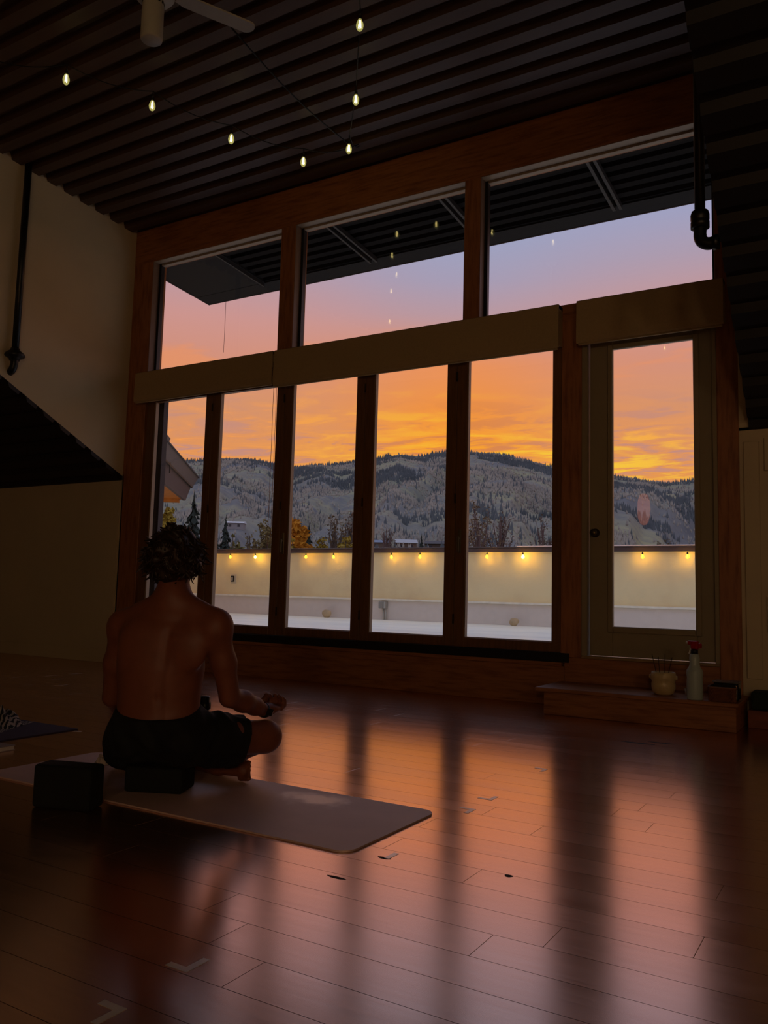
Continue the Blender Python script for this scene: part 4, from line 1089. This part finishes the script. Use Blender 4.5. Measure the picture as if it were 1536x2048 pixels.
# ---- crumpled white cloth left of the man
def crumple(name, w, d_, h, n, seed, m, amp=.6, parent=None):
    vs, fs = [], []
    for i in range(n):
        for j in range(n):
            u = i / (n - 1) * 2 - 1; v = j / (n - 1) * 2 - 1
            r = math.hypot(u, v * .95)
            a1 = float(fbm(u * 2.2 + seed, v * 2.2 + seed * .7, 4)); a2 = abs(float(fbm(u * 4 + seed * 2, v * 4, 3)) - .45) * 2
            e_ = max(0.0, 1 - r ** 2.2); ww = 1 + .25 * (float(fbm(u * 1.5 + 9 + seed, v * 1.5, 2)) - .4)
            vs.append((u * w / 2 * ww, v * d_ / 2 * ww, max(.001, h * e_ ** .6 * (.45 + amp * (a1 + a2 - .5)))))
    nb = len(vs)
    for i in range(n - 1):
        for j in range(n - 1):
            fs.append((i * n + j, (i + 1) * n + j, (i + 1) * n + j + 1, i * n + j + 1))
    o = pyd(name, vs, fs, m, parent, True, fix=False); return o
P = onz(207, 1527, ZM)
o = crumple('crumpled_cloth', .085, .07, .055, 26, 4.0, mat('white_cotton', (196, 176, 162), .9, .1), .8); o.location = (P[0], P[1], ZM); tag(o, 'small crumpled pale cloth on the mat left of the man', 'cloth')
# ---- purple mat with blanket and book
bm = bmesh.new(); bx(bm, -5.715, -3.885, 2.585, 3.195, .0004, .0062, .002)
o = bm_obj('yoga_mat', bm, mat('purple_mat', (50, 36, 58), .8, .15, 10)); tag(o, 'dark purple yoga mat at the left edge of the room', 'yoga mat')
def stripe_mat():
    m = bpy.data.materials.new('patterned_blanket'); m.use_nodes = True
    t = NT(m.node_tree); b = m.node_tree.nodes['Principled BSDF']; tc = t.new('ShaderNodeTexCoord')
    w = t.new('ShaderNodeTexWave'); t.l.new(t.mapping(tc.outputs['Object'], (1, 1.4, .6)), w.inputs['Vector']); w.inputs['Scale'].default_value = 16.0; w.inputs['Distortion'].default_value = 9.0; w.inputs['Detail'].default_value = 3
    t.set(b.inputs['Base Color'], t.ramp(w.outputs[0], [(.38, lin((30, 27, 28))), (.62, lin((160, 148, 138)))])); b.inputs['Roughness'].default_value = .95
    return m
P = onz(8, 1462, .007)
o = crumple('blanket', .62, .40, .17, 60, 2.0, stripe_mat(), .9); o.location = (P[0] - .33, P[1] - .02, .0066); o.rotation_euler = (0, 0, .5); tag(o, 'crumpled black and white patterned blanket on the purple mat', 'blanket')
P = onz(33, 1500); bk = empty('book', (P[0], P[1] - .155, .0005), .06); tag(bk, 'thin pale book lying on the floor before the purple mat', 'book')
box('pages', -.21, -.004, .004, .15, .003, .02, mat('paper_pages', (206, 196, 180), .9), bk)
bm = bmesh.new(); bx(bm, -.215, 0, 0, .155, 0, .003); bx(bm, -.215, 0, 0, .155, .02, .023); bx(bm, -.218, -.213, 0, .155, 0, .023); bm_obj('cover', bm, mat('book_cover', (150, 136, 128), .5, .1), bk)

# ---- things on the wooden step
ZS = .1855
P = onz(1327, 1389, ZS); pot = empty('planter_pot', (P[0], P[1], ZS)); tag(pot, 'cream ceramic pot with thin incense sticks on the wooden step', 'pot')
lathe_obj('pot_body', [(0, 0), (.05, 0), (.066, .012), (.078, .045), (.079, .07), (.074, .085), (.080, .098), (.084, .118), (.080, .138), (.076, .15), (.07, .15), (.068, .125), (0, .12)], mat('cream_ceramic', (206, 180, 128), .35, .08, 20, bump=.2, bscale=60), pot, 32)
for s in (-1, 1):
    bm = bmesh.new(); bx(bm, s * .080 - .012, s * .080 + .012, -.014, .014, .103, .128, .006, None, 2); bm_obj('lug', bm, mat('cream_ceramic', (206, 180, 128)), pot)
lathe_obj('soil', [(0, .128), (.069, .128)], mat('dark_soil', (34, 26, 20), .95, .3, 60), pot, 24)
for k, (dx, dy, h_, tl) in enumerate(((-.045, .01, .26, -.03), (-.018, -.02, .25, -.01), (.004, .02, .27, .004), (.03, -.01, .25, .03))):
    tube_obj('incense_stick', [(dx, dy, .12), (dx + tl, dy, h_)], .0022, mat('stick_brown', (60, 36, 22), .9), pot, 6)
P = onz(1390, 1399, ZS); sb = empty('spray_bottle', (P[0], P[1], ZS), math.radians(-20)); tag(sb, 'translucent white spray bottle with a red trigger head on the step', 'spray bottle')
lathe_obj('bottle_body', [(0, 0), (.046, 0), (.05, .006), (.05, .10), (.048, .14), (.052, .165), (.049, .185), (.034, .21), (.030, .225), (.032, .26), (.029, .285), (.02, .29), (0, .29)], mat('frosted_plastic', (178, 190, 184), .4, .06), sb, 28)
lathe_obj('collar', [(0, .285), (.021, .286), (.022, .315), (.016, .32), (0, .32)], mat('black_collar', (16, 14, 14), .5), sb, 20)
bm = bmesh.new()
bx(bm, -.022, .03, -.016, .016, .318, .372, .010, None, 3); bx(bm, -.045, .0, -.010, .010, .345, .372, .006, None, 2); bx(bm, .02, .05, -.012, .012, .325, .36, .008, None, 2)
bm_obj('trigger_head', bm, mat('red_plastic', (170, 22, 26), .3), sb)
bm = bmesh.new(); tube(bm, curve_pts([(-.018, 0, .345), (-.026, 0, .325), (-.030, 0, .305), (-.038, 0, .288)], 4), [.006] * 13, 8); bm_obj('trigger', bm, M_WHITE, sb, True)
tube_obj('nozzle', [(-.044, 0, .359), (-.056, 0, .359)], .008, M_WHITE, sb, 12)
P = onz(1371, 1391, ZS); cu = empty('small_cup', (P[0] + .02, P[1] + .03, ZS)); tag(cu, 'small white cup half hidden behind the spray bottle', 'cup')
lathe_obj('cup_body', [(0, 0), (.022, 0), (.026, .003), (.032, .045), (.030, .045), (.024, .006), (0, .005)], M_WHITE, cu, 24)
# woven basket tray
P0_ = onz(1408, 1401, ZS); x0b, x1b = P0_[0] + .022, -.775
bk = empty('woven_basket', ((x0b + x1b) / 2, 5.70, ZS)); tag(bk, 'brown woven basket tray at the right end of the step', 'basket')
bm = bmesh.new(); cx, cy = (x0b + x1b) / 2, 5.72; w, d_ = (x1b - x0b) / 2, .10
ring = []
for k in range(48):
    a = 2 * math.pi * k / 48; c_, s_ = math.cos(a), math.sin(a)
    ring.append((math.copysign(abs(c_) ** .35, c_) * w, math.copysign(abs(s_) ** .35, s_) * d_))
vs, fs = [], []
rows = 9
for j in range(rows):
    for k, (px, py) in enumerate(ring):
        bump_ = 1 + .018 * (1 if (k + j) % 2 else -1)
        vs.append((px * bump_, py * bump_, .002 + .085 * j / (rows - 1)))
for j in range(rows - 1):
    for k in range(48): fs.append((j * 48 + k, j * 48 + (k + 1) % 48, (j + 1) * 48 + (k + 1) % 48, (j + 1) * 48 + k))
fs.append(tuple(range(47, -1, -1)))
o = pyd('basket_wall', vs, fs, mat('woven_cane', (112, 62, 34), .7, .4, 30), bk); o.location = (0, .02, 0)
bmr = bmesh.new(); tube(bmr, [(px, py, .088) for px, py in ring + [ring[0]]], .006, 6); o = bm_obj('rim', bmr, mat('cane_rim', (128, 84, 56), .6), bk, True); o.location = (0, .02, 0)
ct = empty('glass_dish', ((x0b + x1b) / 2 + .02, 5.72, ZS + .004)); tag(ct, 'dark glass dish resting inside the woven basket', 'dish')
bm = bmesh.new(); bx(bm, -.075, .075, -.06, .06, 0, .115, .015, None, 3); bm_obj('dish_body', bm, mat('dark_glass', (38, 36, 38), .15), ct)
bm = bmesh.new(); bx(bm, -.079, .079, -.064, .064, .112, .122, .004, None, 2); bm_obj('dish_lid', bm, mat('grey_lid', (110, 104, 100), .25), ct)

# ================================================================== THE MAN
class Field:
    """implicit surface on a grid: smooth unions of tapered capsules and ellipsoids"""
    def __init__(self, lo, hi, h):
        self.lo = np.array(lo, float); self.h = h
        self.n = np.ceil((np.array(hi) - self.lo) / h).astype(int) + 1
        self.F = np.full(self.n, 0.2, np.float32)
        self.ax = [(self.lo[i] + h * np.arange(self.n[i])).astype(np.float32) for i in range(3)]
    def win(self, lo, hi):
        a = np.clip(np.floor((np.array(lo) - self.lo) / self.h).astype(int), 0, self.n - 1)
        b = np.clip(np.ceil((np.array(hi) - self.lo) / self.h).astype(int) + 1, 1, self.n)
        sl = tuple(slice(int(a[i]), int(b[i])) for i in range(3))
        g = np.meshgrid(*[self.ax[i][sl[i]] for i in range(3)], indexing='ij', sparse=True)
        return sl, g
    def put(self, sl, d, k, op='u'):
        a = self.F[sl]
        if op == 's': d = -d; 
        if k <= 0:
            self.F[sl] = np.minimum(a, d) if op == 'u' else np.maximum(a, d); return
        if op == 'u':
            h = np.maximum(k - np.abs(a - d), 0) / k; self.F[sl] = np.minimum(a, d) - h * h * k * .25
        else:
            h = np.maximum(k - np.abs(a - d), 0) / k; self.F[sl] = np.maximum(a, d) + h * h * k * .25
    def cone(self, p, q, r0, r1, k=.02, op='u'):
        p = np.array(p, float); q = np.array(q, float); m = max(r0, r1) + k + .012
        sl, (X, Y, Z) = self.win(np.minimum(p, q) - m, np.maximum(p, q) + m)
        v = q - p; L = max(1e-9, v @ v)
        t = np.clip(((X - p[0]) * v[0] + (Y - p[1]) * v[1] + (Z - p[2]) * v[2]) / L, 0, 1)
        d = np.sqrt((X - p[0] - t * v[0]) ** 2 + (Y - p[1] - t * v[1]) ** 2 + (Z - p[2] - t * v[2]) ** 2) - (r0 + (r1 - r0) * t)
        self.put(sl, d, k, op)
    def chain(self, pts, rs, k=.02):
        for i in range(len(pts) - 1): self.cone(pts[i], pts[i + 1], rs[i], rs[i + 1], k)
    def ell(self, c, R, rad, k=.03, op='u'):
        c = np.array(c, float); m = max(rad) + k + .012
        sl, (X, Y, Z) = self.win(c - m, c + m)
        u = [((X - c[0]) * e[0] + (Y - c[1]) * e[1] + (Z - c[2]) * e[2]) for e in R]
        k0 = np.sqrt(sum((u[i] / rad[i]) ** 2 for i in range(3))); k1 = np.sqrt(sum((u[i] / rad[i] ** 2) ** 2 for i in range(3)))
        d = k0 * (k0 - 1) / np.maximum(k1, 1e-6)
        self.put(sl, d, k, op)
    def halfspace_keep(self, p, n, k=0.0, win=None):
        p = np.array(p); n = np.array(n) / np.linalg.norm(n)
        sl, (X, Y, Z) = self.win(*(win if win else (self.lo, self.lo + self.h * self.n)))
        d = (X - p[0]) * n[0] + (Y - p[1]) * n[1] + (Z - p[2]) * n[2]
        self.F[sl] = np.maximum(self.F[sl], d)
    def boxsub(self, c, R, half, win):
        sl, (X, Y, Z) = self.win(*win)
        u = [np.abs((X - c[0]) * e[0] + (Y - c[1]) * e[1] + (Z - c[2]) * e[2]) - h_ for e, h_ in zip(R, half)]
        d = np.maximum(np.maximum(u[0], u[1]), u[2]); self.F[sl] = np.maximum(self.F[sl], -d)
    def mesh(self, name):
        F = self.F; n = self.n; inside = F < 0
        c = [(i, j, k) for i in (0, 1) for j in (0, 1) for k in (0, 1)]
        S = [slice(0, -1), slice(1, None)]
        cnt = sum(inside[S[i], S[j], S[k]].astype(np.int8) for i, j, k in c)
        act = (cnt > 0) & (cnt < 8); I = np.argwhere(act)
        vid = np.full(act.shape, -1, np.int64); vid[act] = np.arange(len(I))
        acc = np.zeros((len(I), 3)); num = np.zeros(len(I))
        val = {q: F[I[:, 0] + q[0], I[:, 1] + q[1], I[:, 2] + q[2]] for q in c}
        for q in c:
            for ax in range(3):
                if q[ax] == 0:
                    q2 = list(q); q2[ax] = 1; q2 = tuple(q2)
                    a, b = val[q], val[q2]; cr = (a < 0) != (b < 0)
                    t = np.where(cr, a / np.where(cr, a - b, 1), 0)
                    P = np.array(q, float)[None, :].repeat(len(I), 0); P[:, ax] += t
                    acc[cr] += P[cr]; num[cr] += 1
        V = self.lo + (I + acc / np.maximum(num, 1)[:, None]) * self.h
        faces = []
        for ax in range(3):
            o1, o2 = (ax + 1) % 3, (ax + 2) % 3
            sa = [slice(None)] * 3; sb = [slice(None)] * 3; sa[ax] = slice(0, -1); sb[ax] = slice(1, None)
            A = inside[tuple(sa)]; B = inside[tuple(sb)]; E = np.argwhere(A != B)
            E = E[(E[:, o1] > 0) & (E[:, o2] > 0) & (E[:, o1] < n[o1] - 1) & (E[:, o2] < n[o2] - 1)]
            fl = A[E[:, 0], E[:, 1], E[:, 2]]
            def g(d1, d2):
                e = E.copy(); e[:, o1] += d1; e[:, o2] += d2; return vid[e[:, 0], e[:, 1], e[:, 2]]
            q = np.stack([g(-1, -1), g(0, -1), g(0, 0), g(-1, 0)], -1)
            q[~fl] = q[~fl][:, ::-1]; faces.append(q)
        Q = np.concatenate(faces)
        Q = Q[(Q >= 0).all(1)]
        # light smoothing
        for it in range(2):
            s = np.zeros_like(V); w = np.zeros(len(V))
            for i in range(4):
                a, b = Q[:, i], Q[:, (i + 1) % 4]
                np.add.at(s, a, V[b]); np.add.at(w, a, 1); np.add.at(s, b, V[a]); np.add.at(w, b, 1)
            V = V * .5 + .5 * s / np.maximum(w, 1)[:, None]
        me = bpy.data.meshes.new(name); me.from_pydata(V.tolist(), [], Q.tolist()); me.update()
        me.polygons.foreach_set('use_smooth', np.ones(len(me.polygons), bool))
        return me

def build_man():
    D0 = float((BLK - C0) @ CF) + .02
    V = lambda px, py, b: ondepth(px, py, D0 + b)
    vr = ray(318, 1181); az = math.atan2(vr[0], vr[1]); TH = math.radians(20)
    dirb = np.array([math.sin(az), math.cos(az), 0]); dira = np.array([math.cos(az), -math.sin(az), 0])
    fwd = math.cos(TH) * dirb + math.sin(TH) * dira; rgt = math.cos(TH) * dira - math.sin(TH) * dirb; up = np.array([0, 0, 1.0])
    R = (rgt, fwd, up)
    root = empty('person', (float(BLK[0]), float(BLK[1]), ZM + .099)); tag(root, 'shirtless man in black shorts sitting cross-legged in meditation, back to the viewer', 'person')
    zt = ZM + .0995                       # top of the block
    ctr = V(318, 1300, .15)
    lo = V(318, 1571, .1) + np.array([-.62, -.55, 0]); lo[2] = .004; hi = lo + np.array([1.2, 1.15, 1.10])
    # joints
    sL, sR = V(246, 1256, .11), V(434, 1256, -.02)
    eL, eR = V(225, 1394, .20), V(459, 1394, .03)
    wL, wR = V(268, 1432, .42), V(529, 1421, .225)
    hL, hR = V(268, 1474, .05), V(368, 1474, -.02)
    kL, kR = V(262, 1478, .47), V(531, 1473, .215)
    aR, aL = V(408, 1516, .44), V(438, 1531, .25)
    neck0, neck1 = V(344, 1218, .035), V(350, 1150, .065)
    hc = V(350, 1110, .08)
    def body(F, grow=0.0):
        F.ell(V(318, 1466, .01), R, (.165, .12, .10), .03)
        F.ell(hL - up * .01 - fwd * .02, R, (.10, .11, .085), .04); F.ell(hR - up * .01 - fwd * .02, R, (.10, .11, .085), .04)
        F.ell(V(317, 1415, .02), R, (.166, .112, .14), .06)
        F.ell(V(322, 1335, .03), R, (.178, .122, .17), .07)
        F.ell(V(334, 1268, .04), R, (.185, .105, .105), .06)
        F.ell(V(276, 1296, .0), R, (.055, .03, .075), .07); F.ell(V(388, 1296, -.06), R, (.055, .03, .075), .07)       # shoulder blades
        F.cone(V(346, 1196, .03), sL + up * .02, .05, .05, .05); F.cone(V(346, 1196, .03), sR + up * .02, .05, .05, .05)
        F.cone(neck0, neck1, .068, .058, .04)
        # head
        F.ell(hc, R, (.077, .097, .102), .02); F.ell(hc + fwd * .035 - up * .068, R, (.058, .066, .058), .03)
        F.cone(hc + fwd * .094 - up * .005, hc + fwd * .115 - up * .042, .012, .016, .014)
        F.ell(hc + fwd * .10 - up * .076, R, (.026, .012, .010), .008); F.ell(hc + fwd * .092 - up * .105, R, (.024, .018, .018), .02)
        for s in (-1, 1):
            F.ell(hc + fwd * .088 + up * .022 + rgt * s * .033, R, (.028, .014, .010), .012)
            F.ell(hc + fwd * .090 + up * .002 + rgt * s * .033, R, (.014, .010, .009), .006)
            F.ell(hc + fwd * -.002 - up * .012 + rgt * s * .080, R, (.010, .020, .033), .008)
        # arms
        F.ell(sL, R, (.058, .06, .065), .04); F.ell(sR, R, (.058, .06, .065), .04)
        F.chain([sL - up * .01, .5 * (sL + eL) - rgt * .004, eL], [.054, .050, .042], .03)
        F.chain([sR - up * .01, .5 * (sR + eR) + rgt * .002, eR], [.053, .047, .042], .03)
        # legs
        F.chain([hL, .5 * (hL + kL), kL], [.088, .078, .064], .04); F.chain([hR, .5 * (hR + kR) - up * .004, kR], [.088, .078, .066], .04)
        cR = .55 * kR + .45 * aR; cL = .55 * kL + .45 * aL
        F.chain([kR, cR - up * .012, aR], [.060, .054, .036], .03); F.chain([kL, cL - up * .015, aL], [.060, .052, .036], .03)
    def foot(F, ank, ball, toes_dir, side):
        F.chain([ank, ball], [.036, .030], .02); heel = ank - (ball - ank) / np.linalg.norm(ball - ank) * .045; F.cone(ank, heel - up * .004, .034, .028, .02)
        td = toes_dir / np.linalg.norm(toes_dir); cr = np.array([-td[1], td[0], 0]) * .3 + up * .95
        for i in range(5):
            o = (i - 2) * .0165; L = (.050, .045, .041, .036, .030)[i]; r = (.0125, .0095, .009, .0085, .008)[i]
            b = ball + cr * o * side; F.chain([b, b + td * L * .6 + dirb * .003, b + td * L], [r * 1.05, r, r * .92], .003)
    def hand(F, w, hd, side):
        hd = hd / np.linalg.norm(hd); x = np.cross(hd, up); x /= np.linalg.norm(x); nrm = np.cross(x, hd)     # nrm = palm up
        x = x * side
        pc = w + hd * .046 + nrm * .004
        F.cone(w, w + hd * .02, .028, .030, .015)
        F.ell(pc, (x, hd, nrm), (.043, .046, .022), .018)
        base = [pc + hd * .036 + x * o for o in (-.031, -.010, .011, .031)]      # index .. little
        ix = base[0]; F.chain([ix, ix + hd * .016 + nrm * .032, ix - hd * .004 + nrm * .052, ix - hd * .020 + nrm * .054], [.0125, .0115, .0105, .009], .008)
        th = pc - hd * .022 - x * .034; F.chain([th, th + hd * .018 - x * .012 + nrm * .022, ix - hd * .032 + nrm * .036, ix - hd * .022 + nrm * .052], [.0180, .0145, .012, .010], .01)
        for b, L, c in ((base[1], 1.0, .2), (base[2], .95, .26), (base[3], .80, .32)):
            F.chain([b, b + (hd * .030 + nrm * .014) * L, b + (hd * .030 + nrm * .040) * L, b + (hd * .014 + nrm * .054) * L], [.0125, .0115, .0105, .009], .006)
    F = Field(lo, hi, .0048)
    body(F)
    foot(F, aL, V(486, 1540, .165), V(508, 1541, .12) - V(486, 1540, .165), 1)
    foot(F, aR, aR + (kL - aR) * .32 - up * .05, (kL - aR) * np.array([1, 1, .2]), -1)
    G = Field(lo, hi, .0048)                       # forearms and hands rest on the legs without melting into them
    G.chain([eL, eL * .6 + wL * .4, wL], [.042, .040, .027], .03)
    G.chain([eR, eR * .62 + wR * .38 + up * .004, eR * .3 + wR * .7 + up * .002, wR], [.042, .0405, .033, .026], .03)
    hand(G, wR, V(552, 1417, .31) - wR, 1)
    hand(G, wL, V(272, 1440, .52) - wL, -1)
    F.put((slice(None),) * 3, G.F, .007)
    # spine furrow
    sp = [V(318, 1450, -.115), V(318, 1400, -.10), V(324, 1330, -.10), V(336, 1265, -.072)]
    for a_, b_ in zip(sp, sp[1:]): F.cone(a_ - fwd * .004, b_ - fwd * .004, .006, .006, .028, 's')
    Rb = (np.array([math.cos(ang2), math.sin(ang2), 0]), np.array([-math.sin(ang2), math.cos(ang2), 0]), up)
    bc = BLK + np.array([0, 0, .05]); wbk = (bc - .25, bc + .25)
    F.boxsub(bc, Rb, (.1178, .0778, .0503), wbk)
    F.halfspace_keep((0, 0, ZM + .0012), (0, 0, -1))
    skin = mat('tan_skin', (130, 74, 53), .5, .10, 14, bump=.05, bscale=180, spec=.4)
    o = mesh_obj('body', F.mesh('body'), skin); parent_keep(o, root)
    # ---- shorts
    S = Field(lo, np.array([hi[0], hi[1], .36]), .005)
    g = .014
    S.ell(V(318, 1466, .01), R, (.165 + g, .12 + g, .10 + g), .03)
    S.ell(hL - up * .012 - fwd * .02, R, (.112, .122, .095), .04); S.ell(hR - up * .012 - fwd * .02, R, (.112, .122, .095), .04)
    S.ell(V(262, 1504, .06), R, (.095, .10, .07), .04)
    S.ell(V(317, 1430, .02), R, (.180, .124, .10), .05)
    hemR = V(480, 1477, .145); hemL = hL + (kL - hL) * .68
    S.chain([hR, .5 * (hR + hemR) - up * .004, hemR + (hemR - hR) * .2], [.102, .100, .092], .04)
    S.chain([.4 * hR + .6 * hemR - up * .03, hemR - up * .036], [.075, .070], .05)
    S.chain([hL, hemL + (hemL - hL) * .2], [.102, .092], .04)
    # wrinkles in the cloth
    X, Y, Z = np.meshgrid(*[S.ax[i] for i in range(3)], indexing='ij', sparse=True)
    A_ = X * rgt[0] + Y * rgt[1]; B_ = X * fwd[0] + Y * fwd[1]
    S.F += (.0035 * np.sin(A_ * 62 + 1.6 * np.sin(B_ * 30) + Z * 38) + .0025 * np.sin(B_ * 85 - Z * 60 + 2 * np.sin(A_ * 40))).astype(np.float32)
    tdir = (kR - hR) / np.linalg.norm(kR - hR)
    S.halfspace_keep(hemR + dira * .006, dira * .92 + dirb * .32 - up * .22, win=(hemR - .2, hemR + .2))
    tl = (kL - hL) / np.linalg.norm(kL - hL)
    S.halfspace_keep(hemL, tl, win=(hemL - .15, hemL + .17))
    S.halfspace_keep(V(318, 1440, -.1), up - .35 * fwd)
    S.boxsub(bc, Rb, (.1182, .0782, .0506), wbk)
    S.halfspace_keep((0, 0, ZM + .0015), (0, 0, -1))
    o = mesh_obj('shorts', S.mesh('shorts'), mat('black_shorts', (13, 13, 15), .85, .2, 40)); parent_keep(o, root)
    # ---- hair
    Hf = Field(hc - .21, hc + .21, .0045)
    Hf.ell(hc + up * .010 - fwd * .008, R, (.098, .112, .106), .01)
    Hf.ell(hc - up * .035 - fwd * .035, R, (.088, .078, .085), .03)
    for s in (-1, 1): Hf.ell(hc + rgt * s * .085 - up * .012 - fwd * .005, R, (.038, .055, .05), .03)
    X, Y, Z = np.meshgrid(*[Hf.ax[i] for i in range(3)], indexing='ij', sparse=True)
    Hf.F += (.005 * np.sin(X * 90 + 2 * np.sin(Z * 50)) + .005 * np.sin(Y * 80 + Z * 70 + 1.5 * np.sin(X * 45)) + .004 * np.sin(Z * 120 + X * 60)).astype(np.float32)
    Hf.ell(hc + fwd * .105 - up * .045, R, (.075, .075, .098), .02, 's')
    me = Hf.mesh('hair')
    hm = mat('dark_brown_hair', (44, 26, 17), .45, .4, 30, (1, 1, .3), spec=.4)
    ho = mesh_obj('hair', me, hm)
    # curls standing off the cap
    rd = random.Random(9)
    bm = bmesh.new(); bm.from_mesh(me)
    cand = [(v.co.copy(), v.normal.copy()) for v in me.vertices]
    hcv = Vector(hc); fv = Vector(fwd); rv = Vector(rgt)
    made = 0
    while made < 620:
        co, no = cand[rd.randrange(len(cand))]
        rel = co - hcv
        if rel.dot(fv) > .075 and rel.z < .05: continue
        side = abs(rel.dot(rv)) > .06
        if rel.z < -.09: 
            if rd.random() > .5: continue
        L = rd.uniform(.020, .042) * (1.2 if side else .75)
        tz = Vector((rd.gauss(0, 1), rd.gauss(0, 1), rd.gauss(0, 1))); tz = (tz - tz.dot(no) * no).normalized()
        dn = Vector((0, 0, -1)); dn = dn - dn.dot(no) * no
        if rel.z > .07: dn = Vector((0, 0, 0))
        d = (no * rd.uniform(-.05, .22) + tz * .7 + dn * 1.1).normalized()
        pts = [co - no * .004]; q = co.copy(); bend = (tz * rd.uniform(-.7, .7) - no * rd.uniform(.2, .8) + Vector((0, 0, rd.uniform(-.2, .3))) + (no * 1.4 if (side and rd.random() < .45) else Vector((0, 0, 0))))
        for i in range(4):
            q = q + d * L / 4; d = (d + bend * .3).normalized(); pts.append(q.copy())
        r = rd.uniform(.0025, .006)
        tube(bm, pts, [r, r, r * .9, r * .7, r * .3], 5, False); made += 1
    bm.to_mesh(me); bm.free(); me.update()
    for p_ in me.polygons: p_.use_smooth = True
    parent_keep(ho, root)
    # ---- wrist watch
    ax = (wR - eR); ax /= np.linalg.norm(ax); c = wR - ax * .004
    u1 = np.cross(ax, up); u1 /= np.linalg.norm(u1); u2 = np.cross(u1, ax)
    vs, fs = [], []; n = 28
    for k in range(n):
        a_ = 2 * math.pi * k / n; e_ = math.cos(a_) * u1 + math.sin(a_) * u2
        for rr, tt in ((.0285, -.011), (.0315, -.009), (.0315, .009), (.0285, .011)): vs.append(c + e_ * rr + ax * tt)
    for k in range(n):
        for j in range(4): fs.append((k * 4 + j, ((k + 1) % n) * 4 + j, ((k + 1) % n) * 4 + (j + 1) % 4, k * 4 + (j + 1) % 4))
    band = parent_keep(pyd('watch', vs, fs, mat('black_strap', (12, 12, 13), .5), smooth=True), root)
    fc = c + u1 * .0 - u2 * .0
    fd = (.75 * (-dirb) + .55 * dira - .1 * up); fd = fd - (fd @ ax) * ax; fd /= np.linalg.norm(fd); sd = np.cross(ax, fd)
    M_ = Matrix(((sd[0], ax[0], fd[0], c[0] + fd[0] * .033), (sd[1], ax[1], fd[1], c[1] + fd[1] * .033), (sd[2], ax[2], fd[2], c[2] + fd[2] * .033), (0, 0, 0, 1)))
    bm = bmesh.new(); bx(bm, -.015, .015, -.018, .018, -.004, .005, .003, M_, 2)
    w_ = bm_obj('watch_case', bm, mat('dark_watch_glass', (30, 30, 34), .12, metal=.4)); w_.parent = band
build_man()
